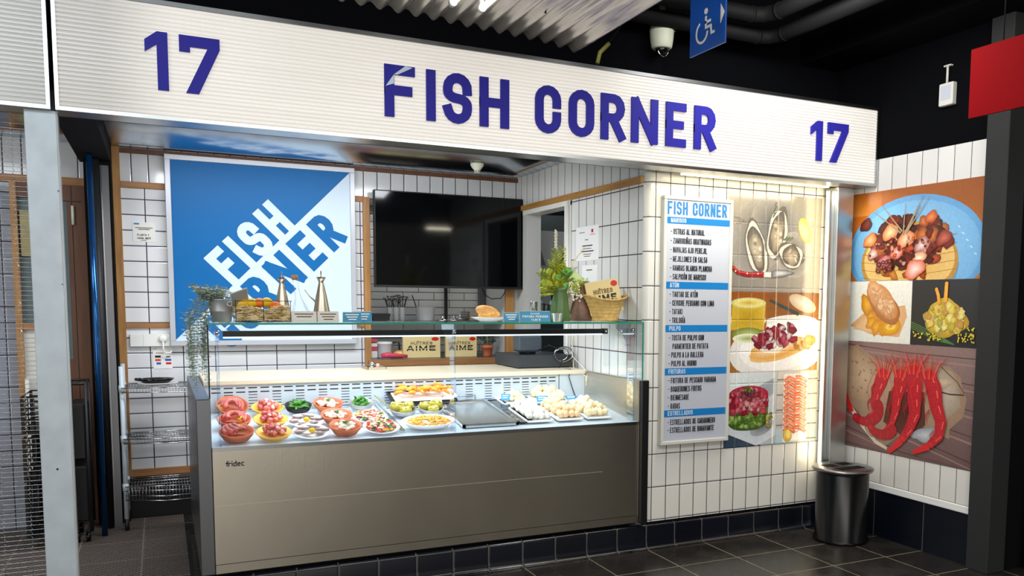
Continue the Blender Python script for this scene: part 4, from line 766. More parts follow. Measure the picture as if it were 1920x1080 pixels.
q.tube([top+Vector((.03, 0, .05)), top+Vector((.09, 0, .17)), top+Vector((.155, 0, .25))], [.002, .004, .004], 'straw', 6); q.build('seed_stalk', t)
q = MB(); q.lathe([(.064, 0), (.068, .004), (.066, .05), (.045, .15), (.037, .20), (.040, .240), (.037, .240), (.034, .2), (0, .19)], 'brown_vase', (2.315, 4.78, SZ), 30); tag(q.build('brown_vase'), 'mottled brown ceramic vase beside the straw basket', 'vase')
q = MB(); q.lathe([(.018, 0), (.022, .004), (.06, .15), (.062, .17), (.057, .17), (.018, .01), (0, .01)], 'basket_pale', (2.235, 4.84, SZ), 24, wob=.02); tag(q.build('woven_cone'), 'pale woven cone basket between the green and brown vases', 'basket')
# straw basket with cards
t = thing('straw_basket', 'golden woven straw basket with flared rim at the right end of the glass shelf', 'basket', (2.425, 4.68, SZ)); q = MB(); n_ = 36; rows = 22; a_ = len(q.v)
for j in range(rows+1):
    f = j/rows; r_ = .070+.045*f**1.3+.0055*abs(sin(f*pi*7))+.010*(f**6)
    for k in range(n_):
        an = 2*pi*k/n_; zz = SZ+.142*f+(.014*cos(2*an)*f**3); q.v.append((2.425+r_*cos(an)*1.12, 4.68+r_*.78*sin(an), zz))
for j in range(rows):
    for k in range(n_): k2 = (k+1) % n_; q.face((a_+j*n_+k, a_+j*n_+k2, a_+(j+1)*n_+k2, a_+(j+1)*n_+k), 'basket', True)
q.face([a_+n_-1-k for k in range(n_)], 'basket'); q.build('woven_body', t)
q = MB(); q.tube([(2.425+(.127)*cos(2*pi*k/36)*1.12, 4.68+.127*.78*sin(2*pi*k/36), SZ+.142+.014*cos(4*pi*k/36)) for k in range(36)], .006, 'basket', 7, closed=True); q.build('braided_rim', t)
def pack(name, x, y, z, w, h, rx, ry, rz, lb, grp, d=.012, txt=True, red=True):
    t = thing(name, lb, 'box', (0, 0, 0), grp); q = MB(); q.bbox(-w/2, 0, 0, w/2, d, h, 'cream', .001); q.build('carton', t); k = h/.17
    if txt:
        q = MB(); text(q, 'HUÎTRES', (-w*.30, -.0012, h*.60), (1, 0, 0), (0, 0, 1), h*.14, h*.085, h*.026, 'card_print', depth=.0006, fit=w*.58); q.build('lettering', t)
        q = MB(); text(q, 'AIME', (-w*.40, -.0012, h*.32), (1, 0, 0), (0, 0, 1), h*.24, h*.20, h*.06, 'ink', depth=.0006, fit=w*.78); q.box(-w*.42, -.0022, h*.415, w*.42, -.0004, h*.435, 'cream'); q.build('lettering', t)
    if red: q = MB(); q.prism([(w*.36+w*.1*cos(a), -.0002, h*.86+h*.09*sin(a)) for a in [2*pi*i/18 for i in range(18)]], (0, -.0012, 0), 'red'); o = q.build('seal', t); o['label'] = 'oval red seal'
    t.location = (x, y, z); t.rotation_euler = (rx, ry, rz); return t
pack('card_box', 2.435, 4.665, SZ+.052, .215, .20, -.15, -.17, -.12, 'cream HUITRES AIME carton standing tilted in the straw basket', 'cream shellfish cartons', .010); pack('card_box', 2.455, 4.72, SZ+.055, .20, .18, -.1, -.05, .1, 'second cream carton tucked behind in the straw basket', 'cream shellfish cartons', .010, False, False)
# ================================================================ on the back wall
t = thing('wall_sign', 'square blue and white wall sign with diagonal FISH CORNER lettering', 'sign', (.68, 6.47, 1.17)); x0, x1, z0, z1 = .062, 1.293, 1.175, 2.445; ys = 6.470
q = MB(); q.box(x0+.03, ys+.004, z0+.03, x1-.03, YB-.001, z1-.03, 'offwhite'); q.build('backing', t)
q = MB(); e = .034
for a in ((x0, z0, x1, z0+e), (x0, z1-e, x1, z1), (x0, z0+e, x0+e, z1-e), (x1-e, z0+e, x1, z1-e)): q.bbox(a[0], ys-.012, a[1], a[2], YB-.002, a[3], 'grey_frame', .002)
q.build('frame', t)
X0, X1, Z0, Z1 = x0+e, x1-e, z0+e, z1-e; dg = -1.120   # the diagonal is x - z = dg
q = MB()
q.quad((X0, ys, Z0), (X1, ys, Z0), (X1, ys, Z1), (X0, ys, Z1), 'sign_pale')
def on(x): return x-dg
q.prism([(X0, ys, Z1), (X0, ys, max(Z0, on(X0))), (min(X1, Z1+dg), ys, Z1)], (0, -.0006, 0), 'sign_blue'); q.build('panel', t)
u = Vector((1, 0, 1)).normalized(); v = Vector((-1, 0, 1)).normalized(); o0 = Vector((dg/2, 0, -dg/2))    # the foot of the diagonal (x - z = dg, x + z = 0)
def sl(ch, a, h0, H, W, m, th=.056):
    q = MB(); o = o0+u*a+v*h0; text(q, ch, (o.x, ys-.001, o.z), u, v, H, W, th, m, depth=.001); return q.build('letter', t)
for ch, a, W in (('F', 1.447, .135), ('I', 1.615, .056), ('S', 1.712, .140), ('H', 1.893, .150)): sl(ch, a, -.004, .264, W, 'sign_pale')
for ch, a, W in (('C', 1.115, .140), ('O', 1.290, .145), ('R', 1.475, .140), ('N', 1.675, .170), ('E', 1.905, .150), ('R', 2.105, .145)): sl(ch, a, -.300, .270, W, 'sign_blue')
# television
t = thing('television', 'large black flat television mounted high on the back wall', 'television', (2.01, 6.44, 1.59)); q = MB(); q.bbox(1.417, 6.40, 1.592, 2.612, 6.45, 2.298, 'black', .003); q.build('casing', t)
q = MB(); q.quad((1.425, 6.399, 1.610), (2.604, 6.399, 1.610), (2.604, 6.399, 2.290), (1.425, 6.399, 2.290), 'black_gloss'); q.build('screen', t)
q = MB(); q.box(1.417, 6.397, 1.592, 2.612, 6.40, 1.606, 'zip'); q.build('lower_bezel', t); q = MB(); q.box(1.8, 6.45, 1.75, 2.2, 6.52, 2.1, 'black'); q.box(1.86, 6.52, 1.9, 2.14, 6.9, 1.95, 'black'); q.build('wall_bracket', t)
q = MB(); q.tube([(2.26, 6.46, 1.60), (2.28, 6.47, 1.55), (2.34, 6.47, 1.515), (2.42, 6.47, 1.52), (2.45, 6.47, 1.56), (2.46, 6.47, 1.60)], .004, 'zip', 6); q.build('power_cable', t)
# smoke detector
t = thing('smoke_detector', 'cream smoke detector on the corrugated stall ceiling', 'smoke detector', (2.04, 5.93, 2.41)); q = MB(); q.lathe([(.022, 0), (.024, .02), (.034, .032), (.046, .05), (.048, .062), (.044, .068)], 'detector', (2.04, 5.93, 2.402), 28); q.build('housing', t)
q = MB(); 
for k in range(12): a = 2*pi*k/12; q.box(-.002, -.0005, 0, .002, .0005, .014, 'black', Matrix.Rotation(0, 3, 'Z'), (0, 0, 0)); n = len(q.v); q.v[n-8:] = [(p[0]*cos(a)-(p[1]-.0236)*sin(a)+2.04, p[0]*sin(a)+(p[1]-.0236)*cos(a)+5.93, p[2]+2.404) for p in q.v[n-8:]]
q.build('vent_slots', t)
# notices
def notice(name, x0, z0, x1, z1, lb, marks, y=YB, cat='notice'):
    t = thing(name, lb, cat, ((x0+x1)/2, y, z0)); q = MB(); q.box(x0, y-.003, z0, x1, y, z1, 'white'); q.build('sheet', t); q = MB()
    for a in marks: q.box(x0+(x1-x0)*a[0], y-.0038, z0+(z1-z0)*a[1], x0+(x1-x0)*a[2], y-.003, z0+(z1-z0)*a[3], a[4])
    q.build('printing', t) if marks else None; return t
tn = notice('notice_sheet', -.138, 1.866, -.004, 1.994, 'laminated stall notice reading PLANTA 1 LOCAL on the left tiles', [(.06, .88, .3, .96, 'band_blue'), (.12, .70, .88, .74, 'card_print'), (.25, .62, .75, .66, 'card_print'), (.35, .06, .6, .09, 'card_print')])
q = MB(); text(q, 'PLANTA 1', (-.112, YB-.003, 1.905), (1, 0, 0), (0, 0, 1), .013, .008, .0026, 'ink', depth=.0005, fit=.07); text(q, 'LOCAL 0017', (-.112, YB-.003, 1.884), (1, 0, 0), (0, 0, 1), .013, .008, .0026, 'ink', depth=.0005, fit=.08); q.build('lettering', tn)
notice('notice_sheet', -.045, 1.02, .07, 1.165, 'white card payment notice with small card symbols under the wall sign', [(.05, .93, .2, .95, 'card_print'), (.15, .72, .55, .75, 'card_print'), (.1, .52, .4, .62, 'ink'), (.1, .36, .4, .46, 'salad_red'), (.16, .2, .4, .3, 'hc_blue'), (.62, .36, .95, .46, 'hc_blue'), (.66, .2, .95, .3, 'red'), (.68, .53, .9, .58, 'ink')])
t = thing('socket_box', 'white surface trunking box with plug left of the wall sign corner', 'socket', (-.05, 6.5, 1.17)); q = MB(); q.bbox(-.178, 6.492, 1.172, .062, YB, 1.256, 'white', .003); q.box(-.10, 6.4915, 1.176, -.0985, 6.492, 1.252, 'zinc'); q.build('box', t)
q = MB(); q.lathe([(.026, 0), (.026, .014), (.018, .022), (0, .022)], 'white', (.018, 6.492, 1.225), 20, R=Matrix.Rotation(radians(90), 3, 'X')); q.build('plug', t); q = MB(); q.tube([(.018, 6.475, 1.205), (.018, 6.48, 1.15), (.03, 6.485, 1.125), (.06, 6.49, 1.13), (.075, 6.5, 1.155)], .0055, 'white', 8); q.build('cable', t)
def side_sheet(y0, z0, y1, z1, lb, marks):
    t = thing('notice_sheet', lb, 'notice', (XP, (y0+y1)/2, z0)); q = MB(); q.box(XP-.003, y0, z0, XP, y1, z1, 'white_gloss'); q.build('sheet', t); q = MB()
    for a in marks: q.box(XP-.0036, y1-(y1-y0)*a[2], z0+(z1-z0)*a[1], XP-.003, y1-(y1-y0)*a[0], z0+(z1-z0)*a[3], a[4])
    q.build('printing', t)
side_sheet(5.08, 1.775, 5.42, 2.005, 'white official notice with tiny red emblem on the side tiles', [(.70, .80, .78, .90, 'red'), (.64, .74, .86, .755, 'card_print'), (.15, .82, .4, .84, 'card_print'), (.42, .60, .56, .62, 'ink'), (.3, .42, .75, .45, 'ink'), (.35, .34, .7, .36, 'card_print'), (.25, .26, .8, .29, 'ink'), (.35, .18, .7, .2, 'card_print'), (.38, .12, .66, .14, 'card_print')])
side_sheet(5.10, 1.56, 5.32, 1.745, 'small white notice half hidden behind the flower vase', [(.3, .8, .7, .84, 'card_print')])
# ================================================================ worktop, register, napkin plate
t = thing('cash_register', 'dark grey cash drawer at the right end of the worktop', 'cash drawer', (2.32, 5.5, 1.046)); q = MB(); Rz = Matrix.Rotation(.05, 3, 'Z'); o = (2.32, 5.62, 0); q.box(2.14, 5.40, 1.052, 2.54, 5.84, 1.132, 'register'); q.build('drawer_body', t)
q = MB()
for x in (2.16, 2.52):
    for y in (5.42, 5.82): q.box(x-.01, y-.01, 1.0452, x+.01, y+.01, 1.052, 'black')
q.build('feet', t)
t = thing('payment_terminal', 'dark grey display terminal standing on the cash drawer', 'terminal', (2.28, 5.6, 1.132)); q = MB(); q.lathe([(.055, 0), (.06, .01), (.035, .03), (0, .03)], 'black', (2.30, 5.62, 1.1325), 20); q.build('base', t)
q = MB(); q.bbox(2.195, 5.52, 1.150, 2.37, 5.64, 1.262, 'terminal', .012); q.build('housing', t)
q = MB(); rn = random.Random(2)
for k in range(5):
    c = Vector((2.44+.01*k, 5.385+.005*k, 1.135)); q.tube([c+Vector(((.035+.01*k)*cos(a), -.01+.01*sin(3*a), (.035+.005*k)*sin(a))) for a in [2*pi*i/16 for i in range(16)]], .003, 'chrome' if k % 2 else 'zip', 6, closed=True)
q.tube([(2.34, 5.52, 1.16), (2.38, 5.42, 1.2), (2.44, 5.38, 1.17)], .003, 'zip', 6); q.tube([(2.46, 5.375, 1.10), (2.43, 5.37, 1.04), (2.45, 5.22, 1.046), (2.42, 5.185, 1.0), (2.45, 5.19, .92), (2.47, 5.19, .87)], .003, 'zip', 6); tag(q.build('cable_coil'), 'coil of grey and black cables hanging off the cash drawer', 'cable')
q = MB(); q.tube([(2.57, 5.45, 1.28), (2.565, 5.44, 1.18), (2.555, 5.40, 1.10), (2.53, 5.35, 1.05), (2.535, 5.16, 1.0), (2.53, 5.15, .94)], .003, 'croq_pale', 6); q.tube([(2.565, 5.46, 1.26), (2.54, 5.38, 1.12), (2.545, 5.16, 1.03), (2.535, 5.15, .97)], .0025, 'white', 6); tag(q.build('white_cable'), 'pale cables hanging down the right side tiles into the counter', 'cable')
t = thing('condiment_tray', 'small steel tray with foil and clips on the worktop back edge', 'tray', (1.26, 5.72, 1.046)); q = MB(); q.box(1.19, 5.62, 1.0455, 1.31, 5.82, 1.051, 'steel'); q.box(1.19, 5.62, 1.051, 1.194, 5.82, 1.063, 'steel'); q.box(1.306, 5.62, 1.051, 1.31, 5.82, 1.063, 'steel'); q.box(1.19, 5.62, 1.051, 1.31, 5.624, 1.063, 'steel'); q.build('tray_base', t)
q = MB(); q.ball((1.24, 5.72, 1.072), .021, 'chrome', 9, 6, wob=.5, seed=4); q.ball((1.275, 5.72, 1.066), .015, 'octopus_pale', 8, 6, wob=.2); q.build('foil', t)
# ================================================================ pass-through niche
q = MB(); q.bbox(1.405, 6.62, 1.318, 2.488, 7.08, 1.336, 'steel_dark', .002); tag(q.build('niche_shelf'), 'steel upper shelf inside the pass-through opening', 'shelf')
q = MB(); q.bbox(1.405, 6.50, 1.030, 2.488, 7.08, 1.052, 'steel_dark', .002); tag(q.build('niche_shelf'), 'steel lower shelf behind the wooden ledge of the opening', 'shelf')
q = MB(); q.box(2.135, 7.03, 1.336, 2.155, 7.06, 2.3, 'black'); q.box(1.42, 7.0, 1.336, 1.46, 7.06, 2.3, 'alu_dark'); q.box(2.43, 7.0, 1.336, 2.47, 7.06, 2.3, 'alu_dark'); tag(q.build('shelf_uprights'), 'dark uprights standing behind the upper shelf of the opening', 'shelf support')
S1, S2 = 1.337, 1.053
t = thing('black_pan', 'black oven dish at the left of the upper shelf in the opening', 'pan', (1.53, 6.8, S1)); q = MB(); q.prism([(1.47, 6.72, S1), (1.59, 6.72, S1), (1.605, 6.72, S1+.055), (1.455, 6.72, S1+.055)], (0, .2, 0), 'black'); q.build('pan_body', t)
for i, (x, lb) in enumerate(((1.625, 'clear jar of wire tools, left of three on the upper shelf'), (1.675, 'clear jar of wire tools, middle of three on the upper shelf'), (1.725, 'clear jar of wire tools, right of three on the upper shelf'))):
    t = thing('utensil_jar', lb, 'jar', (x, 6.84, S1), 'jars of tools on the upper shelf'); q = MB(); q.lathe([(.020, 0), (.022, .003), (.023, .10), (.024, .104)], 'plastic_clear', (x, 6.84, S1), 18); q.build('jar_body', t); q = MB(); rn = random.Random(i)
    for k in range(9): a = k*.7+i; e = (x+.04*cos(a), 6.84+.03*sin(a), S1+.15+.05*rn.random()); q.tube([(x+.01*cos(a), 6.84+.01*sin(a), S1+.01), (x+.02*cos(a), 6.84+.015*sin(a), S1+.11), e], .0022, 'zip', 5); q.ball(e, .012, 'steel_dark', 7, 5, (1, 1, .7))
    q.build('tools', t)
t = thing('plastic_tub', 'translucent plastic tub with a dark stick on the upper shelf', 'tub', (1.90, 6.80, S1)); q = MB(); q.lathe([(.066, 0), (.070, .004), (.078, .105), (.081, .108), (.076, .105), (.066, .006), (0, .005)], 'plastic_clear', (1.90, 6.80, S1), 26); q.build('tub_body', t); q = MB(); q.tube([(1.86, 6.80, S1+.01), (1.79, 6.78, S1+.20)], .004, 'black', 6); q.build('stick', t)
for i, (x, r_) in enumerate(((2.02, .06), (2.13, .075), (2.2, .07))): q = MB(); q.lathe([(r_, 0), (r_*.95, .006), (.02, .014), (.012, .03), (.016, .036), (0, .037)], 'chrome', (x, 6.72+.06*i, S1+.001+.012*(i == 2)), 26); tag(q.build('pan_lid'), 'metal pan lid on the upper shelf, %s of three' % ('left', 'middle', 'right')[i], 'lid', 'pan lids on the upper shelf')
for i in range(4): q = MB(); z = S1+.001+.019*i; q.box(2.26, 6.78, z, 2.42, 6.98, z+.003, 'steel'); [q.box(*a, 'steel') for a in ((2.255, 6.775, z, 2.26, 6.985, z+.015), (2.42, 6.775, z, 2.425, 6.985, z+.015), (2.255, 6.775, z, 2.425, 6.78, z+.015))]; tag(q.build('baking_tray'), 'steel baking tray in the stack on the upper shelf, number %s from the bottom' % ('one', 'two', 'three', 'four')[i], 'tray', 'stack of baking trays')
pack('card_box', 1.815, 6.60, S2, .295, .168, 0, 0, 0, 'left cream HUITRES AIME carton on the lower shelf', 'cream shellfish cartons', .03); pack('card_box', 2.135, 6.60, S2, .255, .165, 0, 0, 0, 'right cream HUITRES AIME carton on the lower shelf', 'cream shellfish cartons', .03)
q = MB(); q.lathe([(.050, 0), (.054, .004), (.060, .105), (.065, .107), (.065, .120), (.058, .122), (.05, .02), (0, .02)], 'white_gloss', (1.545, 6.70, S2), 26); q.tube([(1.60, 6.68, S2+.115), (1.65, 6.66, S2+.12), (1.655, 6.66, S2+.06)], .008, 'black', 6); tag(q.build('plastic_bucket'), 'small white bucket with a black handle on the lower shelf', 'bucket')
for i, (z, m) in enumerate(((0, 'white'), (.055, 'pink'), (.085, 'white'), (.12, 'pink'))): q = MB(); q.bbox(1.412, 6.66, S2+z, 1.485, 6.78, S2+z+(.053 if i == 0 else .028), m, .003); tag(q.build('food_box'), '%s food box in the stack at the left end of the lower shelf, %s' % ('white' if m == 'white' else 'pink', ('lowest', 'second', 'third', 'topmost')[i]), 'box', 'boxes stacked on the lower shelf')
q = MB(); q.tube([(1.50, 6.56, S2+.022), (1.54, 6.555, S2+.028), (1.62, 6.56, S2+.022), (1.69, 6.56, S2+.016)], [.020, .022, .014, .012], 'pink', 12); q.tube([(1.49, 6.56, S2+.02), (1.50, 6.56, S2+.022)], [.012, .022], 'pink', 10); tag(q.build('tape_gun'), 'pink red hand tool lying on the lower shelf in front of the bucket', 'tool')
q = MB(); q.ball((1.66, 6.66, S2+.028), .05, 'bread', 14, 8, (1.1, .8, .55), wob=.15); tag(q.build('bread_loaf'), 'small brown loaf left of the cream cartons', 'bread')
t = thing('potted_plant', 'leafy plant in a terracotta pot at the right of the lower shelf', 'plant', (2.36, 6.62, S2)); q = MB(); q.lathe([(.033, 0), (.035, .003), (.044, .065), (.050, .066), (.050, .088), (.044, .088), (.04, .07), (0, .07)], 'terracotta', (2.36, 6.62, S2), 22); q.build('pot', t); q = MB(); rn = random.Random(6)
for k in range(150): a = rn.random()*6.28; r_ = rn.random()**.5; leaf(q, (2.36+.08*r_*cos(a), 6.62+.06*r_*sin(a), S2+.10+.11*rn.random()), (cos(a), sin(a), .6), .007, .024, 'leaf_dark')
q.tube([(2.36, 6.62, S2+.07), (2.36, 6.62, S2+.18)], .004, 'stem', 5); q.build('foliage', t)
# ================================================================ kitchen glimpsed through the doorway
q = MB(); q.prism([(2.86, 6.84, 2.10), (3.18, 6.84, 2.10), (3.09, 6.84, 1.80), (2.97, 6.84, 1.80)], (0, .10, 0), 'white'); tag(q.build('kitchen_roll_holder'), 'white tapering paper roll holder hanging in the kitchen', 'paper holder')
q = MB(); q.prism([(2.72, 7.0, 2.25), (3.6, 7.0, 2.25), (3.6, 7.0, 1.85), (2.95, 7.0, 1.85)], (0, .5, 0), 'hood'); tag(q.build('extractor_hood'), 'grey extractor hood in the dim kitchen', 'extractor hood')
q = MB(); q.bbox(2.72, 7.1, 0, 4.2, 7.58, 1.55, 'kitchen_grey', .01); q.box(2.7, 7.08, 1.55, 4.2, 7.58, 1.59, 'steel_dark'); q.box(2.7, 7.08, 1.72, 4.2, 7.1, 1.75, 'steel_dark'); tag(q.build('kitchen_unit'), 'grey steel kitchen unit behind the doorway', 'kitchen unit')
q = MB(); pts = [(0, 0), (.08, 0), (.10, -.33), (-.01, -.31)]; q.prism([(2.86+a, 6.70, 1.80+b_) for a, b_ in pts], (0, .012, 0), 'towel'); tag(q.build('hand_towel'), 'pale green towel hanging in the kitchen doorway', 'towel')
# ================================================================ menu board
t = thing('menu_board', 'tall framed menu board with blue bands listing seafood dishes', 'menu board', (2.92, 4.43, .635)); x0, x1, z0, z1 = 2.672, 3.170, .637, 2.131; y = 4.418; e = .022
q = MB()
for a in ((x0, z0, x1, z0+e), (x0, z1-e, x1, z1), (x0, z0+e, x0+e, z1-e), (x1-e, z0+e, x1, z1-e)): q.bbox(a[0], y-.010, a[1], a[2], YP-.001, a[3], 'offwhite', .003)
q.build('frame', t); q = MB(); q.box(x0+e, y, z0+e, x1-e, YP-.002, z1-e, 'menu_grey'); q.build('panel', t); xl = x0+e
def bandz(za, zb, s):
    q = MB(); q.box(xl, y-.0006, zb, x1-e-.001, y, za, 'band_blue'); b_ = q.build('header_band', t); q = MB(); text(q, s, (xl+.03, y-.0006, zb+(za-zb)*.2), (1, 0, 0), (0, 0, 1), (za-zb)*.66, .0135, .0042, 'txt_pale', gap=.003, depth=.0006); q.build('band_lettering', b_)
def ln(z, s, H=.033, xo=.03):
    q = MB(); text(q, s, (xl+xo, y, z), (1, 0, 0), (0, 0, 1), H, .0116, .0043, 'ink', gap=.0022, depth=.0006); q.build('menu_line', t)
q = MB(); text(q, 'FISH CORNER', (xl+.006, y, 2.022), (1, 0, 0), (0, 0, 1), .077, .036, .0115, 'band_blue', depth=.0008, fit=.425); o = q.build('title', t); o['label'] = 'blue title FISH CORNER'
zz = lambda v_: 2.007-(v_-409)*.003243     # rows read at x = 1300 of the photograph, converted once to heights
rows_ = [('b', 409, 421, 'MARISCO'), ('l', 435, '- OSTRAS AL NATURAL'), ('l', 452, '- ZAMBURIÑAS GRATINADAS'), ('l', 468.5, '- NAVAJAS AJO PEREJIL'), ('l', 485, '- MEJILLONES EN SALSA'), ('l', 501.5, '- GAMBAS BLANCA PLANCHA'), ('l', 517.5, '- SALPICÓN DE MARISCO'), ('b', 527, 540, 'ATÚN'), ('l', 550, '- TARTAR DE ATÚN'), ('l', 566, '- CEVICHE PERUANO CON LIMA'), ('l', 582, '- TATAKI'), ('l', 598, '- TRILOGÍA'), ('b', 607, 620, 'PULPO'), ('l', 630.5, '- TOSTA DE PULPO CON'), ('l', 646.5, '   PARMENTIER DE PATATA'), ('l', 662.5, '- PULPO A LA GALLEGA'), ('l', 678.5, '- PULPO AL HORNO'), ('b', 687.5, 700.5, 'FRITURAS'), ('l', 710.5, '- FRITURA DE PESCADO VARIADA'), ('l', 726.5, '- BOQUERONES FRITOS'), ('l', 742.5, '- BIENMESABE'), ('l', 758.5, '- RABAS'), ('b', 766, 779, 'ESTRELLADOS'), ('l', 789, '- ESTRELLADOS DE CARABINERO'), ('l', 804, '- ESTRELLADOS DE BOGAVANTE')]
for r_ in rows_:
    if r_[0] == 'b': bandz(zz(r_[1]), zz(r_[2]), r_[3])
    else: ln(zz(r_[1])-.0165, r_[2])
# ================================================================ printed food pictures on the tiles (plane y = YP)
def pic(x0, z0, x1, z1, m='print_tiles', base=.003, y=YP-.001):
    p = Pic((x0, y, z0), (1, 0, 0), (0, 0, 1), m, base); p.nz = Vector((0, -1, 0)); p.clip = (x1-x0, z1-z0); return p, x1-x0, z1-z0
def fin(p, name, lb): o = p.build(name); return tag(o, lb, 'picture')
p, w, h = pic(3.16, 1.575, 3.905, 2.19); p.rect(0, 0, w, h, '#807a72', '#a39c90', '#989188', '#938d80')
p.ell(.22, .33, .19, .26, '#4a4848', '#97918a', -15, 24); p.ell(.36, .40, .20, .22, '#45454a', '#948f88', 0, 24); p.ell(.52, .24, .15, .15, '#5a5856', '#a09a92')
def oyster(cx, cy, rx, ry, rot):
    p.ell(cx, cy, rx*1.15, ry*1.1, '#3c3a38', '#6a645c', rot, 24, .12); p.ell(cx, cy, rx, ry, '#b9b2a4', '#ccc6ba', rot, 26, .10); p.ell(cx, cy, rx*.78, ry*.90, '#8f8678', '#57504a', rot, 22, .10); p.ell(cx, cy-.01, rx*.6, ry*.66, '#b8ab94', '#7e7361', rot, 20, .2)
    for k in range(7): a = rot+k*51; p.ell(cx+rx*.35*cos(k*2.1), cy+ry*.42*sin(k*1.7), rx*.24, ry*.13, ['#d9cfba', '#6d6354', '#c0b49c'][k % 3], '#958a78', a, 12, .2)
oyster(.22, .27, .075, .165, 17); oyster(.38, .37, .075, .155, -12); oyster(.50, .235, .095, .075, -20)
p.ell(.605, .40, .047, .085, '#f0dc8a', '#e2b93a', 22, 24); p.ell(.59, .40, .03, .068, '#f4e6a8', '#ecd47c', 22, 20)
for k in range(8): p.line([(.34+.012*k*.3, .47+.012*k), (.355+.01*(k % 3), .485+.012*k)], .006, '#4c5a44')
for k in range(9): p.ell(.44+.008*k, .335+.007*(k % 3), .010, .006, '#50604a', '#6a755c', k*40)
for k in range(16): a = k*.7; p.ell(.06+.02*cos(a*2)+.003*k, .44+.02*sin(a), .006, .003, '#5a554c', '#8a857a', k*50)
p.line([(.03, .150), (.08, .118), (.15, .105), (.28, .108)], .026, '#8c1c1c', .034); p.line([(.04, .150), (.09, .122), (.16, .112), (.27, .116)], .006, '#c4504a')
for x_ in (.06, .15, .235): p.ell(x_, .125-.06*(x_ > .1)*.2, .006, .006, '#e2d9c8', '#b9b0a0')
p.poly([(.28, .092), (.34, .09), (.34, .126), (.28, .126)], '#e8e6e0', '#bdbab2'); p.poly([(.34, .088), (.44, .098), (.535, .125), (.46, .142), (.38, .142), (.34, .130)], '#cfcfd0', '#54565c')
fin(p, 'wall_picture', 'picture of three open oysters, a lemon and a red-handled knife')
p, w, h = pic(3.165, 1.062, 3.905, 1.572); p.rect(0, 0, w, h, '#a06a34', '#8a5226', '#b47840', '#7a4a28')
for k in range(7): p.line([(0, .06+.07*k), (.35, .03+.075*k), (.74, .05+.078*k)], .003, '#7a4a22')
p.ell(.44, .16, .42, .20, '#f2f1ef', '#dedcd8', 8, 40); p.ell(.46, .17, .36, .16, '#fafafa', '#efeeec', 8, 36); p.rect(0, .26, .31, h, '#a56a38', '#8a4a1c')
p.ell(.16, .33, .145, .05, '#cfd4a0', '#e4e6c0'); p.poly([(.03, .27), (.04, .44), (.30, .44), (.29, .27)], '#a88a20', '#c9a838'); p.ell(.165, .44, .137, .034, '#dfe2c4', '#b8bc74'); p.ell(.165, .44, .11, .024, '#b9982c', '#dccf80'); p.ell(.165, .24, .13, .045, '#b9c47a', '#6f7a2c'); p.ell(.165, .215, .12, .03, '#8f9a4a', '#e8ecd0')
p.line([(.33, .46), (.46, .41), (.57, .37)], .016, '#3c4446', .026); p.ell(.60, .44, .12, .05, '#e2d6c4', '#b9a080', -20)
p.ell(.42, .13, .25, .055, '#c98a3c', '#e8bb70', 10, 30, .08); p.ell(.40, .155, .24, .05, '#f2e4cc', '#e0a850', 12, 28, .12); p.ell(.34, .16, .12, .04, '#f6f0e6', '#efe2cc', -5, 20, .15)
p.blobs(60, .40, .225, .20, .055, .034, ['#b0304a', '#c9556a', '#e8b9c0', '#8c2238', '#f0dcd8', '#d9788a', '#a01f30'], 10, .55); p.ell(.66, .19, .06, .04, '#e8a850', '#d07a28', 30, 16, .2); p.blobs(20, .62, .17, .08, .035, .014, ['#f2dca8', '#e8b050', '#d98f38'])
fin(p, 'wall_picture', 'picture of octopus toast on a white plate beside a glass of oil')
p, w, h = pic(3.160, .580, 3.570, 1.060); p.rect(0, 0, w, h, '#ccd6dc', '#dce6e8', '#aab4bc', '#c9d2d4'); p.poly([(0, 0), (.30, 0), (.20, .04), (0, .14)], '#2f4050', '#3a4e60'); p.poly([(.0, .10), (.26, .0), (w, .06), (w, .20), (.2, .25), (0, .2)], '#b9c2cc', '#cfd8e0'); p.poly([(.15, .34), (.39, .44), (.39, .34), (.3, .28)], '#8f98a2', '#a2abb4')
p.ell(.30, .12, .10, .05, '#6b6e74', '#a2a9b2', 20); p.ell(.185, .175, .160, .075, '#557a28', '#35541a', 0, 30, .05); p.poly([(.02, .17), (.03, .25), (.345, .25), (.345, .17)], '#7da43c', '#4c7524'); p.blobs(70, .185, .185, .15, .055, .020, ['#8fb84a', '#6a9632', '#4f7a26', '#a8c86a'], 0, .7); p.blobs(26, .185, .235, .155, .02, .022, ['#b9283c', '#9c1a30', '#d24a5a'], 0, .8); p.poly([(.025, .25), (.03, .33), (.34, .33), (.345, .25)], '#b42440', '#8e1830'); p.ell(.185, .335, .158, .06, '#c93850', '#a21c38'); p.blobs(110, .185, .30, .150, .075, .019, ['#c8304a', '#e06a7a', '#a81c36', '#f0a8a8', '#d64a60'], 0, .8); p.blobs(24, .18, .335, .07, .03, .016, ['#5c2430', '#7a3844', '#a8505c']); p.blobs(16, .175, .372, .035, .016, .009, ['#8fa83a', '#5c7a28', '#b9c060'])
p.blobs(14, .35, .17, .025, .045, .014, ['#b9a84a', '#8f9c3a', '#d9c878'])
fin(p, 'wall_picture', 'picture of red tuna tartare on green avocado')
p, w, h = pic(3.574, .580, 3.915, 1.060); p.rect(0, 0, w, h, '#b8b4ac', '#d8d2c6', '#9fb4bc', '#b9b4a8')
for k in range(5): p.rect(0, .02+.1*k, w, .028+.1*k, '#75706a')
p.rect(0, 0, w*.4, .10, '#a8c9d0', '#bcccd0'); p.rect(.055, .01, .255, .46, '#e6e2de', '#efeae4'); p.rect(.065, .02, .245, .45, '#f4f0ec', '#dfdad4')
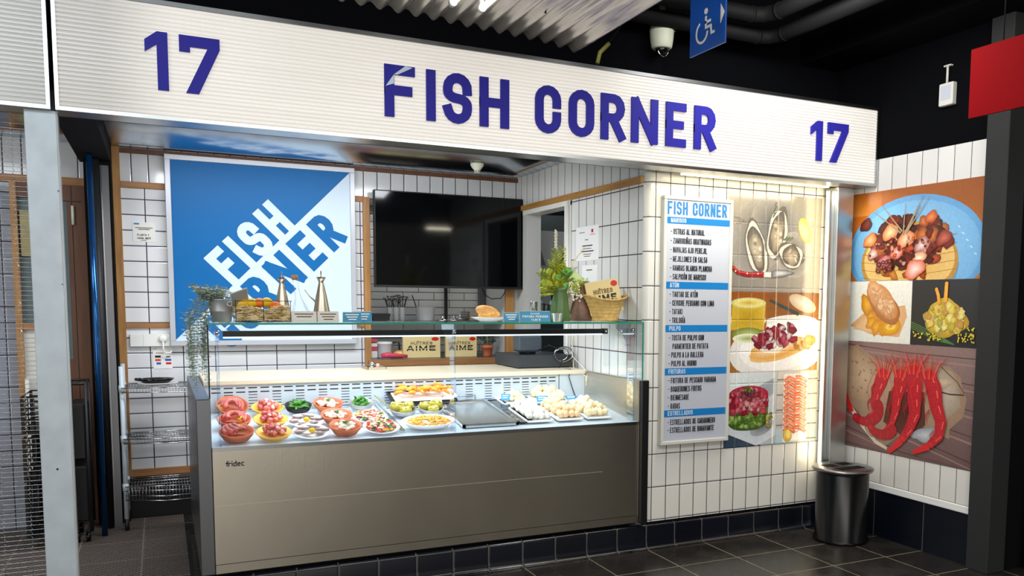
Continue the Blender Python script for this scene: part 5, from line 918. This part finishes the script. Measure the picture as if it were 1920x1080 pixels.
for k in range(10):
    z_ = .425-.037*k
    for xo, s_ in ((.11, 1), (.20, -1)): p.line([(xo-.048, z_-.012*s_), (xo-.01, z_+.012), (xo+.03, z_-.004), (xo+.046, z_-.024)], .030, ['#e8845c', '#dc7048'][k % 2], .022); p.line([(xo-.04, z_-.010*s_), (xo, z_+.010), (xo+.035, z_-.010)], .004, '#f6c2a4'); p.line([(xo-.044, z_-.024), (xo, z_-.006), (xo+.04, z_-.028)], .003, '#a2482c')
p.ell(.095, .055, .036, .045, '#e9c84a', '#c99c20', 15); p.ell(.10, .062, .022, .030, '#f3e08c', '#ecd268', 15)
fin(p, 'wall_picture', 'picture of two rows of cooked prawns on a white dish with lemon')
# ================================================================ printed food pictures on the right wall (plane x = XW); u runs from the corner towards the camera
def picr(u0, z0, u1, z1, base=.003):
    p = Pic((XW-.001, 4.372-u0, z0), (0, -1, 0), (0, 0, 1), 'print', base); p.nz = Vector((-1, 0, 0)); p.clip = (u1-u0, z1-z0); return p, u1-u0, z1-z0
p, w, h = picr(0, 1.652, 1.036, 2.218); p.rect(0, 0, w, h, '#b5651f', '#a8591a', '#b8702c', '#8f4c1a'); p.rect(.0, .42, .25, h, '#c47a30', '#a85a18')
p.ell(.52, .17, .54, .345, '#76b4e4', '#5f9fd6', 0, 44); p.ell(.52, .17, .50, .31, '#8cc2ea', '#74b0e0', 0, 40)
for k in range(5): p.ell(.86+.03*k, .30-.04*k, .012, .004, '#d4e8f6', '#a8d0ee', -30)
p.ell(.51, .085, .36, .24, '#6a4a28', '#6f94b0', 0, 36); p.ell(.48, .11, .385, .245, '#e0b868', '#b98a3c', 0, 44); p.ell(.48, .12, .36, .22, '#cf9f50', '#e2bd74', 0, 40)
for k in range(5): p.line([(.10, .02+.05*k), (.3, .0+.05*k), (.85, .06+.05*k)], .003, '#8a6428')
p.blobs(10, .46, .06, .22, .03, .05, ['#c4641e', '#d98a30', '#b9500f'], 0, .4)
p.blobs(120, .48, .23, .30, .155, .042, ['#7c2418', '#a2341c', '#5c1a18', '#c4502a', '#8c2a20', '#4a1618', '#d9773c'], 0, .75, .2, .55)
for cx, cy, r_, c1, c2 in ((.17, .26, .055, '#f0c088', '#c9601c'), (.34, .30, .062, '#f2cfa8', '#d07030'), (.47, .25, .066, '#f6d4b4', '#d06a38'), (.60, .21, .058, '#efe0e0', '#9c4a48'), (.40, .17, .050, '#f2c8c0', '#c94a30'), (.58, .13, .052, '#f4ead8', '#c98a5c'), (.20, .17, .045, '#ece0d8', '#a04038'), (.55, .065, .075, '#f4e2dc', '#d05a38'), (.30, .12, .05, '#e8b0b8', '#a8303c'), (.66, .37, .045, '#e88a48', '#a83c18'), (.76, .24, .055, '#c86a54', '#7a2420'), (.13, .36, .05, '#7a3828', '#4a1614')): p.ell(cx, cy, r_*1.1, r_*.75, c1, c2, 25, 18, .15)
p.blobs(45, .44, .17, .28, .10, .014, ['#c9705a', '#8c2a24', '#e8a890', '#5c1c1c', '#e06a30'])
for k in range(16): p.ell(.30+.035*cos(k)*1.6, .09+.03*sin(k*1.7), .016, .013, '#8a3430', '#4a1618'); p.ell(.30+.035*cos(k)*1.6, .09+.03*sin(k*1.7), .007, .006, '#c98074', '#8a4440')
for a, b_ in (((.20, .44), (.43, .29)), ((.25, .49), (.44, .30)), ((.46, .47), (.45, .28)), ((.60, .51), (.465, .29)), ((.64, .49), (.475, .29)), ((.57, .45), (.47, .28))): p.line([a, ((a[0]+b_[0])/2, (a[1]+b_[1])/2), b_], .003, '#b9a48c', .011); p.line([a, b_], .002, '#6b5a48', .004)
fin(p, 'wall_picture', 'large picture of grilled octopus with toothpicks on a wooden plate')
p, w, h = picr(0, 1.258, .532, 1.650); p.rect(0, 0, w, h, '#e2e4de', '#e9e9e2'); p.poly([(.01, .10), (.14, .19), (.48, .24), (.50, .17), (.44, .04), (.2, .05)], '#e6bf92', '#d9a878'); p.poly([(.04, .08), (.2, .20), (.36, .12), (.3, .05)], '#efd0a8', '#e0b384')
for k in range(9): a = k*.7; p.ell(.24+.09*cos(a)+.05, .14+.05*sin(a), .055, .038, '#f0b428', '#c9801a', k*40, 16, .2)
p.ell(.37, .10, .085, .05, '#f4c62e', '#cf8c1c', 10); p.ell(.37, .105, .04, .02, '#e09c20', '#f6d868', 10); p.ell(.16, .24, .055, .07, '#efb232', '#c07c1a', 30, 16, .2)
p.ell(.30, .24, .17, .085, '#c98c5c', '#a8683a', -38, 28, .06); p.ell(.29, .27, .16, .075, '#e4b486', '#c98a54', -40, 28, .06); p.ell(.22, .33, .075, .055, '#ecc49a', '#cf9462', -50); p.blobs(26, .29, .27, .12, .05, .022, ['#ecc8a2', '#d9a070', '#e6b98c'], -40, .5, .15, .92)
for k in range(4): p.line([(.17+.06*k, .37-.05*k), (.20+.06*k, .31-.05*k), (.16+.07*k, .27-.055*k)], .004, '#b07a4a')
fin(p, 'wall_picture', 'picture of a croissant filled with fried squid rings on paper')
p, w, h = picr(.532, 1.258, 1.036, 1.650); p.rect(0, 0, w, h, '#2a2b2d', '#333436'); p.rect(0, 0, w, .10, '#232425', '#2a2b2d')
for k in range(4): p.line([(0, .14-.012*k), (.20, .07-.012*k), (.33, .015)], .006, '#4f7a3c')
p.ell(.26, .15, .155, .095, '#d9b838', '#b9902c', 0, 28, .12); p.ell(.25, .22, .11, .06, '#e6cc4c', '#c9a230', 0, 24, .15); p.blobs(110, .255, .165, .145, .085, .022, ['#e9d75c', '#f2e488', '#d4b936', '#b8ac50', '#f0d070', '#cf9c50'], 0, .85, .2, .88)
p.line([(.215, .25), (.205, .30), (.19, .335)], .024, '#e8a43c', .022); p.ell(.19, .335, .012, .012, '#f0b450', '#d98f2c'); p.line([(.258, .26), (.26, .31), (.262, .37)], .026, '#f0ac40', .024); p.ell(.262, .37, .013, .010, '#f4bc5c', '#d98f2c')
for k in range(60): a = p.rn.random(); p.ell(.36+.11*a if k % 2 else .03+.20*a, .02+.10*p.rn.random()*(1 if k % 2 else .45)+.012, .006+.005*p.rn.random(), .005, '#f0e04c', '#b9a428', k*30, 8)
fin(p, 'wall_picture', 'picture of yellow seafood salad with bread sticks on black slate')
p, w, h = picr(0, .556, 1.044, 1.256); p.rect(0, 0, w, h, '#7d5f5c', '#8a6a66', '#6a5050', '#8c7470')
for k in range(7): p.line([(.0, h-.02-.11*k), (.5, h-.05-.125*k), (1.04, h-.06-.15*k)], .005, '#4a3838'); p.line([(.0, h-.05-.11*k), (.5, h-.08-.125*k), (1.04, h-.10-.15*k)], .012, '#9c7c74')
p.poly([(0, .66), (.09, .68), (.24, .60), (.38, .57), (.62, .60), (.84, .585), (.92, .53), (.94, .46), (.97, .41), (.95, .30), (.86, .22), (.86, .16), (.74, .19), (.6, .22), (.44, .10), (.36, .04), (.28, .07), (.18, .16), (.12, .24), (.03, .29), (0, .32)], '#b59a84', '#9c8068')
p.poly([(0, .64), (.08, .66), (.22, .57), (.34, .52), (.34, .40), (.16, .30), (.04, .34), (0, .40)], '#c9ad90', '#a88a70'); p.poly([(.74, .58), (.86, .56), (.90, .50), (.92, .42), (.93, .36), (.8, .24), (.72, .34)], '#c0b0a0', '#a0907e'); p.ell(.80, .49, .07, .035, '#d0bca4', '#ab957c', 10, 18, .2)
for k in range(26): p.ell(.04+.24*p.rn.random(), .36+.24*p.rn.random(), .012, .006, '#7c6450', '#a08468', k*30, 8, .3)
p.line([(.76, .435), (.85, .425), (.95, .43)], .007, '#3c3028'); p.line([(.03, .27), (.16, .15), (.28, .06), (.38, .03)], .035, '#d9cbb8', .02); p.ell(.22, .12, .05, .02, '#bfa68c', '#a08468', -40); p.line([(.78, .58), (.90, .50), (.95, .44)], .006, '#6b5444')
p.poly([(.38, .40), (.66, .42), (.68, .22), (.52, .12), (.34, .2)], '#4a2420', '#5c3028'); p.ell(.68, .16, .10, .045, '#c9cdd0', '#8c98a4', 10, 18, .2)
def shrimp(bd, w0, tail, c1='#d8242a', c2='#b0182a', c3='#f06a5c'):
    n = len(bd)-1
    for i in range(n):   # overlapping shell rings along the body
        a, b_ = Vector(bd[i]), Vector(bd[i+1])
        for s in range(5):
            f = (i+s/5)/n; c = a+(b_-a)*(s/5); r_ = w0*(1-.62*f)*(.75+.25*min(1, f*6)); an = math.degrees(math.atan2(b_.y-a.y, b_.x-a.x)); p.ell(c.x, c.y, r_*.62+.008, r_, c1 if s % 2 else '#e2332c', c2, an, 16)
        p.line([a+Vector((w0*.3, 0)), a+(b_-a)*.5+Vector((w0*.34*(1-.5*i/n), 0))], .010*(1-.5*i/n), c3)
    t0, t1 = Vector(bd[-1]), Vector(tail); p.line([t0, (t0+t1)/2, t1], w0*.75, c1, w0*.35)
    h0 = Vector(bd[0]); 
    for k in range(9): dx = (k-4)*.014; p.line([h0+Vector((dx*.7, -.02)), h0+Vector((dx*1.3, .06)), h0+Vector((dx*2.4+.01*sin(k*2), .10+.035*abs(sin(k*1.9))))], .010, ['#d8242a', '#f0503c', '#b8182a'][k % 3], .002)
    for k in range(8): q0 = Vector(bd[min(n, 1+k//3)])-Vector((w0*.7, .01*k)); p.line([q0, q0-Vector((.03, .03)), q0-Vector((.01, .07))], .005, '#b01c24', .002)
    for k in range(2): p.line([h0+Vector((.01, .05)), h0+Vector((-.08+.12*k, .02)), h0+Vector((-.14+.22*k, -.10)), h0+Vector((-.10+.16*k, -.22))], .0035, '#e24a38', .002)
shrimp([(.33, .50), (.30, .44), (.27, .37), (.26, .30), (.27, .25)], .062, (.22, .22)); 
for i in range(14): f = i/13; a = radians(20-150*f); p.ell(.175+.125*cos(a), .265+.085*sin(a), .040*(1-.4*f), .044*(1-.4*f), '#dc2a2a' if i % 2 else '#c41e28', '#a01828', math.degrees(a)+90, 14)
p.line([(.06, .23), (.02, .30), (0, .35)], .04, '#d8242a', .028)
shrimp([(.47, .51), (.47, .44), (.45, .36), (.44, .27), (.41, .18)], .060, (.34, .13)); 
for i in range(10): f = i/9; a = radians(-20-140*f); p.ell(.33+.10*cos(a), .17+.055*sin(a), .040*(1-.3*f), .038*(1-.3*f), '#dc2a2a' if i % 2 else '#c41e28', '#a01828', math.degrees(a)+90, 14)
shrimp([(.58, .54), (.59, .46), (.59, .37), (.60, .28), (.56, .18), (.50, .10)], .072, (.40, .01))
shrimp([(.70, .52), (.74, .44), (.76, .35), (.80, .26), (.79, .17), (.72, .10)], .066, (.60, .04))
fin(p, 'wall_picture', 'large picture of four whole red prawns on a stone slab')
# ================================================================ strip lights and steel column beside the corner
q = MB(); q.box(3.868, 4.33, .44, 3.905, 4.345, 2.225, 'alu'); q.box(3.862, 4.345, .44, 3.90, 4.36, 2.225, 'led'); tag(q.build('strip_light'), 'bright vertical strip light on the left edge of the steel column', 'strip light')
q = MB(); q.bbox(3.906, 4.30, .0, 4.04, 4.42, 2.25, 'alu', .003); tag(q.build('steel_column'), 'brushed steel corner column behind the litter bin', 'column')
q = MB(); q.box(2.75, 4.335, 2.246, 3.86, 4.36, 2.256, 'led'); q.box(2.74, 4.33, 2.256, 3.87, 4.365, 2.27, 'alu'); tag(q.build('strip_light'), 'horizontal strip light under the lit sign above the menu wall', 'strip light')
# litter bin
bx_, by_ = 3.84, 4.10; t = thing('litter_bin', 'round black litter bin with slotted steel lid beside the steel column', 'bin', (bx_, by_, 0)); q = MB(); q.lathe([(.168, .0), (.172, .006), (.172, .02), (.163, .024), (.163, .440), (.158, .445)], 'bin_black', (bx_, by_, 0), 48); q.build('body', t)
q = MB(); q.lathe([(.160, .440), (.186, .452), (.192, .462), (.188, .470), (.174, .474), (0, .474)], 'steel_dark', (bx_, by_, 0), 48); ld = q.build('lid', t)
q = MB()
for a in ((-.11, .01, -.02, .09), (.02, .03, .11, .10), (-.10, -.10, .10, -.03)): q.box(bx_+a[0], by_+a[1], .4742, bx_+a[2], by_+a[3], .4752, 'black_matte')
q.build('lid_opening', ld)
# ================================================================ overhead
t = thing('ceiling_panel', 'hanging corrugated translucent sheet with fluorescent tubes at the top of the picture', 'ceiling panel', (1.3, 3.4, 2.8)); q = MB(); XA, XB, ya, yb_ = .55, 2.02, 2.2, 4.12; N = 17*8; a_ = len(q.v)
mat('poly_sheet', '#d9d4cc', .18, .55, noise=.12, nscale=6)
for i in range(N+1):
    x = XA+(XB-XA)*i/N; z = 2.83+.014*cos(2*pi*i/8)-.022*max(0, (x-1.7)/.3)**2; sh = .30*(x-1.3); q.v += [(x, ya, z+.02), (x, yb_+.12*(x-1.3), z)]
for i in range(N): q.face((a_+2*i, a_+2*i+1, a_+2*i+3, a_+2*i+2), 'poly_sheet', True)
q.build('corrugated_sheet', t)
q = MB()
for x in (1.33, 1.62): 
    for y in (3.3, 3.75): q.ball((x, y, 2.818), .006, 'black', 6, 4)
q.build('screws', t)
q = MB()
for x in (.8, 1.9):
    for y in (2.5, 3.9): q.tube([(x, y, 2.845), (x, y, 3.5)], .003, 'black', 5)
q.build('hanger_wires', t)
for x, y0, nm in ((1.168, 3.72, 'left'), (1.302, 3.73, 'right')):
    t = thing('fluorescent_tube', 'glowing fluorescent tube under the corrugated sheet, %s of two' % nm, 'lamp', (x, 3.0, 2.75), 'tubes under the corrugated sheet'); q = MB(); q.tube([(x, 2.3, 2.775), (x, y0-.025, 2.775)], .013, 'tube_light', 12); q.build('tube', t); q = MB(); q.tube([(x, y0-.025, 2.775), (x, y0, 2.775)], .017, 'plastic_clear', 12); q.box(x-.008, y0-.02, 2.785, x+.008, y0-.005, 2.815, 'white'); q.build('end_socket', t)
# hanging accessible toilet sign
t = thing('hanging_sign', 'small blue hanging sign with white wheelchair symbol and arrow', 'sign', (2.3, 3.44, 2.665)); q = MB(); q.box(2.298, 3.295, 2.666, 2.306, 3.583, 2.955, 'hc_blue'); q.build('panel', t)
def sy(pts, w, wc=1): # strokes in panel coordinates u (far->near), v up
    q = MB(); 
    for st in pts:
        for qd in stroke2d(st, w, wc): q.prism([(2.298, 3.583-p_.x, 2.666+p_.y) for p_ in qd], (-.0012, 0, 0), 'white')
    return q
q = sy([[(.134, .150), (.134, .104), (.176, .104), (.180, .070), (.200, .070)], [(.134, .128), (.168, .128)]], .012); q2 = sy([arcp(.102, .090, .046, .046, 118, 350, 18)], .011); q.v += []; a_ = len(q.v); q.v += q2.v; [q.face([i+a_ for i in f], 'white') for f in q2.f]
q.prism([(2.298, 3.583-(.134+.014*cos(a)), 2.666+.178+.014*sin(a)) for a in [2*pi*k/16 for k in range(16)]], (-.0012, 0, 0), 'white'); q.build('wheelchair_symbol', t)
q = MB(); q.prism([(2.298, 3.583-.252, 2.666+.178), (2.298, 3.583-.252, 2.666+.092), (2.298, 3.583-.283, 2.666+.135)], (-.0012, 0, 0), 'white'); q.build('arrow', t)
q = MB(); q.tube([(2.302, 3.33, 2.955), (2.302, 3.33, 3.5)], .002, 'alu', 5); q.tube([(2.302, 3.55, 2.955), (2.302, 3.55, 3.5)], .002, 'alu', 5); q.build('hanger_wires', t)
t = thing('hanging_sign', 'plain red hanging panel cut off at the right edge', 'sign', (3.5, 2.8, 2.397)); q = MB(); q.box(3.5, 2.4, 2.397, 3.512, 2.972, 2.718, 'red_sign'); q.build('panel', t); q = MB(); q.tube([(3.506, 2.80, 2.718), (3.506, 2.80, 3.5)], .003, 'black', 5); q.tube([(3.506, 2.5, 2.718), (3.506, 2.5, 3.5)], .003, 'black', 5); q.build('hanger_wires', t)
# cctv dome
t = thing('security_camera', 'white dome security camera under the black ceiling', 'camera', (2.69, 4.48, 3.02)); cc = Vector((2.63, 4.40, 0)); q = MB(); q.lathe([(.052, 2.955), (.060, 2.965), (.066, 3.00), (.071, 3.06), (.070, 3.075), (.06, 3.082), (.018, 3.085), (.018, 3.5)], 'detector', cc, 32); q.build('housing', t)
q = MB(); q.ball(cc+Vector((0, 0, 2.955)), .036, 'black_gloss', 20, 12, (1, 1, 1.05)); q.build('lens_dome', t); q = MB(); q.tube([cc+Vector((.034*cos(a), -.018, 2.945+.034*sin(a))) for a in [pi+pi*k/12 for k in range(13)]], .003, 'chrome', 6); q.build('lens_ring', t)
q = MB(); q.prism([cc+Vector((.06, 0, 3.05)), cc+Vector((.10, 0, 3.07)), cc+Vector((.06, 0, 3.07))], (0, .01, 0), 'detector'); q.build('bracket', t)
for i, (z, y0) in enumerate(((3.16, 4.18), (3.10, 4.33))):
    q = MB(); x1_ = (3.20, 3.36)[i]; q.tube([(1.6, y0, z), (x1_-.10, y0, z), (x1_-.03, y0-.03, z), (x1_, y0-.10, z), (x1_, 2.0, z)], .045, 'duct', 16)
    q.tube([(x1_-.12, y0, z), (x1_-.10, y0, z)], .048, 'duct', 16); q.tube([(x1_, y0-.12, z), (x1_, y0-.14, z)], .048, 'duct', 16)
    for xx in (2.0, 2.9): q.tube([(xx, y0, z), (xx, y0, 3.5)], .004, 'duct', 5)
    tag(q.build('ceiling_pipe'), 'black bent pipe under the ceiling, %s of two' % ('upper', 'lower')[i], 'pipe', 'black ceiling pipes')
q = MB(); q.tube([(2.165, 4.30, 2.79), (2.18, 4.30, 2.85), (2.235, 4.30, 2.905)], .012, 'stem', 8); q.tube([(2.235, 4.30, 2.905), (2.34, 4.32, 3.05), (2.40, 4.32, 3.5)], .003, 'duct', 5); tag(q.build('cable_loop'), 'pale curved conduit end above the lit sign', 'conduit')
t = thing('junction_box', 'white switch box high on the black right wall', 'switch box', (XW, 3.62, 2.645)); q = MB(); q.bbox(XW-.035, 3.575, 2.648, XW, 3.675, 2.775, 'offwhite', .004); q.build('box', t); q = MB(); q.box(XW-.036, 3.59, 2.68, XW-.035, 3.66, 2.76, 'menu_grey'); q.build('cover', t); q = MB(); q.tube([(XW-.015, 3.635, 2.775), (XW-.015, 3.635, 2.88)], .007, 'offwhite', 8); q.box(XW-.02, 3.61, 2.872, XW, 3.66, 2.88, 'offwhite'); q.build('conduit', t)
# ================================================================ right passage
q = MB(); q.bbox(4.35, 3.11, 0, 4.44, 3.16, 3.0, 'duct', .004); tag(q.build('shutter_post'), 'black shutter post in the dark passage at the right', 'post')
q = MB(); q.box(4.47, 3.12, .2, 5.0, 3.14, 1.38, 'graffiti'); rn = random.Random(4)
for k in range(9): q.tube([(4.48+.03*k, 3.117, .3+.12*k), (4.53+.03*k, 3.117, .36+.12*k), (4.50+.03*k, 3.117, .45+.11*k)], .004, 'black', 5)
tag(q.build('painted_panel'), 'green painted panel with black scrawls at the right edge', 'panel')
q = MB(); q.ball((4.44, 3.1, 2.39), .010, 'spot', 10, 6); q.tube([(4.44, 3.11, 2.39), (4.44, 3.18, 2.39)], .006, 'black', 6); tag(q.build('spot_lamp'), 'tiny bright spot lamp in the dark passage', 'lamp')
# ================================================================ left side
t = thing('support_post', 'pale galvanised square post standing at the left of the stall', 'post', (-.405, 4.26, 0)); q = MB(); q.bbox(-.457, 4.20, 0, -.346, 4.31, 2.25, 'galv', .002); q.box(-.346, 4.205, 0, -.3435, 4.235, 2.25, 'white'); q.build('shaft', t)
q = MB(); q.tube([(-.35, 4.199, 1.93), (-.35, 4.196, 1.93)], .004, 'alu_dark', 8); q.tube([(-.352, 4.199, 1.55), (-.352, 4.196, 1.55)], .003, 'alu_dark', 8); q.tube([(-.40, 4.199, .78), (-.40, 4.196, .78)], .004, 'black', 8); q.build('screws', t)
t = thing('roller_grille', 'closed wire roller grille in front of the neighbouring stall', 'grille', (-.9, 4.30, 0)); q = MB(); z = .0; i = 0; rn = random.Random(1)
xs_ = [-1.3+.098*k for k in range(9)]
while z < 2.25:
    q.tube([(-1.35, 4.30, z), (-.462, 4.30, z+.0015*sin(i))], .0013, 'chrome', 4, caps=False); z += .0195; i += 1
q.build('cross_wires', t); q = MB()
for x in xs_:
    z = 0; pts = []
    while z < 2.25: pts += [(x, 4.296, z), (x+.006, 4.30, z+.006), (x, 4.304, z+.012)]; z += .0195
    q.tube(pts, .0011, 'chrome', 3, caps=False)
q.build('link_chains', t); q = MB(); q.box(-1.35, 4.28, 0.0, -.462, 4.32, .03, 'steel_dark'); q.build('bottom_rail', t)
# black partition, beam and pipes between the stalls
q = MB(); q.box(-.42, 4.34, 2.36, -.243, YB-.002, 2.49, 'black_matte'); tag(q.build('overhead_beam'), 'black beam under the ceiling between the two stalls', 'beam')
q = MB(); q.box(-.395, 6.40, 0, -.245, YB-.002, 2.358, 'black_matte'); tag(q.build('stall_partition'), 'black partition strip behind the blue pipe', 'partition')
q = MB(); q.tube([(-.330, 6.30, 0), (-.330, 6.30, 2.355)], .026, 'zip', 16); q.tube([(-.330, 6.30, 0), (-.330, 6.30, .01)], .04, 'zip', 16); tag(q.build('black_pipe'), 'thick black pipe with worn paint beside the wooden trim', 'pipe')
q = MB(); q.tube([(-.345, 6.10, 2.36), (-.345, 6.10, .0)], [.017, .017], 'blue_pipe', 14); tag(q.build('blue_pipe'), 'slim glossy blue pipe in front of the black partition', 'pipe')
q = MB(); q.box(-.300, 6.30, 0, -.255, 6.34, 2.32, 'steel_dark'); q.box(-.296, 6.298, 0, -.292, 6.30, 2.32, 'chrome'); tag(q.build('shutter_rail'), 'grey steel guide rail left of the wooden trim', 'rail')
# neighbouring stall: wooden door and framed window behind the grille
t = thing('wooden_door', 'brown wooden cupboard door with brass hinge at the far left', 'door', (-.47, 6.49, 0)); q = MB(); q.box(-.395-.20, 6.48, .0, -.395, YB-.002, 2.205, 'wood_dark'); q.box(-.475, 6.478, 0, -.471, 6.48, 2.2, 'black'); q.box(-.535, 6.478, 1.1, -.50, 6.481, 2.1, 'kitchen_grey'); q.box(-.54, 6.477, 2.1, -.42, 6.481, 2.106, 'black'); q.build('door_leaf', t); q = MB(); q.tube([(-.468, 6.470, 1.955), (-.468, 6.470, 2.075)], .009, 'detector', 10); q.build('hinge', t)
t = thing('window_frame', 'brown wooden window frame seen through the roller grille', 'window', (-.76, 6.5, 0)); q = MB(); q.box(-.80, 6.47, .32, -.765, YB-.002, 2.205, 'wood'); q.box(-.765, 6.475, 1.29, -.60, YB-.002, 1.325, 'wood_h'); q.box(-.765, 6.475, 2.12, -.60, YB-.002, 2.205, 'wood_dark'); q.build('frame', t); q = MB(); q.quad((-.765, 6.51, 1.325), (-.60, 6.51, 1.325), (-.60, 6.51, 2.12), (-.765, 6.51, 2.12), 'kitchen_grey'); q.build('pane', t)
q = MB(); q.box(-.765, 6.50, .65, -.60, 6.518, 1.29, 'offwhite'); q.box(-.765, 6.45, .33, -.745, 6.50, .98, 'white'); tag(q.build('low_cupboard'), 'white low cupboard front below the wooden window of the neighbouring stall', 'cupboard')
q = MB(); q.box(-.755, 6.49, 1.75, -.69, 6.505, 2.03, 'reflection_yellow') ; mat('reflection_yellow', '#a89c6c', .5, 0, noise=.3, nscale=12); tag(q.build('painted_reflection'), 'yellowish panel painted as a lampshade reflection in the neighbouring window', 'painted reflection')  # flat coloured panel stands in for a lampshade's reflection in the pane
def crate(x0, x1, y0, y1, z0, z1, lb):
    q = MB()
    for k in range(7): z = z0+(z1-z0)*k/6; q.tube([(x0, y0, z), (x1, y0, z), (x1, y1, z), (x0, y1, z)], .005, 'black', 5, closed=True)
    n = 7
    for k in range(n+1): x = x0+(x1-x0)*k/n; q.tube([(x, y0, z0), (x, y0, z1)], .004, 'black', 5)
    for (x, y) in ((x0, y0), (x1, y0), (x1, y1), (x0, y1)): q.box(x-.008, y-.008, z0-.02, x+.008, y+.008, z1, 'black')
    q.box(x0, y0, z0-.02, x1, y1, z0, 'black'); tag(q.build('black_crate'), lb, 'crate', 'stacked black crates behind the grille')
crate(-.72, -.52, 5.9, 6.3, .72, .92, 'upper black wire crate behind the roller grille'); crate(-.72, -.52, 5.9, 6.3, .44, .68, 'middle black wire crate behind the roller grille'); crate(-.72, -.52, 5.9, 6.3, .10, .40, 'lowest black wire crate behind the roller grille')
t = thing('trolley', 'black two-tier trolley on castors behind the galvanised post', 'trolley', (-.45, 6.15, 0)); q = MB(); q.bbox(-.500, 5.98, .52, -.415, 6.28, .86, 'black', .01); q.bbox(-.500, 5.98, .14, -.415, 6.28, .48, 'rubber', .01); q.build('bins', t)
q = MB()
for x in (-.505, -.41):
    for y in (5.99, 6.27): q.tube([(x, y, .08), (x, y, .98)], .008, 'zip', 8)
q.tube([(-.505, 5.99, .98), (-.41, 5.99, .98), (-.41, 6.27, .98), (-.505, 6.27, .98)], .008, 'zip', 8, closed=True); q.build('frame', t)
for y in (6.0, 6.26):
    for x in (-.48, -.425): q = MB(); q.tube([(x-.012, y, .043), (x+.012, y, .043)], .031, 'black_gloss', 16); q.box(x-.006, y-.006, .05, x+.006, y+.006, .14, 'zip'); q.build('castor', t)
# wire rack
t = thing('wire_rack', 'chrome wire shelving rack against the left tiled wall', 'shelving', (0, 6.3, 0)); X0, X1, Y0, Y1 = -.225, .215, 6.02, 6.44
for (x, y) in ((X0, 6.18), (X1, Y1), (X0+.0, Y1), (X1, Y0)):
    q = MB(); q.tube([(x, y, .09), (x, y, 1.065)], .014, 'galv', 14); q.tube([(x, y, .0), (x, y, .09)], [.013, .014], 'black', 12)
    for z in (.92, .60, .29): q.tube([(x, y, z-.02), (x, y, z+.025)], .018, 'galv', 14)
    if (x, y) == (X1, Y0): continue
    q.build('upright', t)
for z, dip in ((.93, 0), (.605, 0), (.30, .02)):
    q = MB()
    for dz in (0, -.028):
        q.tube([(X0, 6.15, z+dz), (X1, 6.05, z+dz)], .0035, 'chrome', 6); q.tube([(X0, Y1, z+dz), (X1, Y1, z+dz)], .0035, 'chrome', 6); q.tube([(X0, 6.15, z+dz), (X0, Y1, z+dz)], .0035, 'chrome', 6)
    for k in range(27): x = X0+(X1-X0)*k/26; yy = 6.15-.10*k/26; q.tube([(x, yy, z-.028), (x, yy, z), (x, Y1, z), (x, Y1, z-.028)], .0016, 'chrome', 5)
    for k in range(3): y = 6.2+.1*k; q.tube([(X0, y, z-.004), (X1, y, z-.004)], .0025, 'chrome', 5)
    if dip:
        for dz in (-.055, -.085): q.tube([(X0, 6.15, z+dz), (0, 6.09, z+dz-.01), (X1, 6.05, z+dz)], .0035, 'chrome', 6)
        for k in range(24): x = X0+(X1-X0)*k/23; yy = 6.15-.10*k/23; q.tube([(x, yy, z), (x, yy, z-.09)], .0016, 'chrome', 5)
    q.build('wire_shelf', t)
q = MB(); q.lathe([(.06, 0), (.075, .004), (.118, .014), (.12, .018), (.07, .008), (0, .006)], 'plate_white', n=32, sy=.8); o = q.build('white_plate', loc=(0, 0, 0)); put(o, (-.02, 6.24, .935)); tag(o, 'white plate under the black pan on the wire rack', 'plate')
q = MB(); q.lathe([(.06, 0), (.072, .003), (.108, .032), (.105, .033), (.07, .007), (0, .005)], 'black_gloss', n=32, sy=.8); q.tube([(-.09, -.03, .030), (-.12, -.04, .034)], [.012, .009], 'black', 8); o = q.build('black_pan', loc=(0, 0, 0)); put(o, (-.03, 6.24, .946)); tag(o, 'shallow black pan on the top shelf of the wire rack', 'pan')
# floor mats
q = MB(); q.box(-1.3, 4.5, .001, .105, 6.5, .012, 'mat_tiles'); tag(q.build('rubber_mat'), 'brown studded rubber mat tiles on the floor left of the counter', 'mat')
q = MB(); q.box(.106, 4.5, .001, .125, 5.95, .03, 'rubber'); tag(q.build('rubber_edge'), 'black rubber edging strip beside the counter on the mat', 'edging')
for o in list(COL.objects):
    if o.type == 'LIGHT': o['kind'] = 'structure'
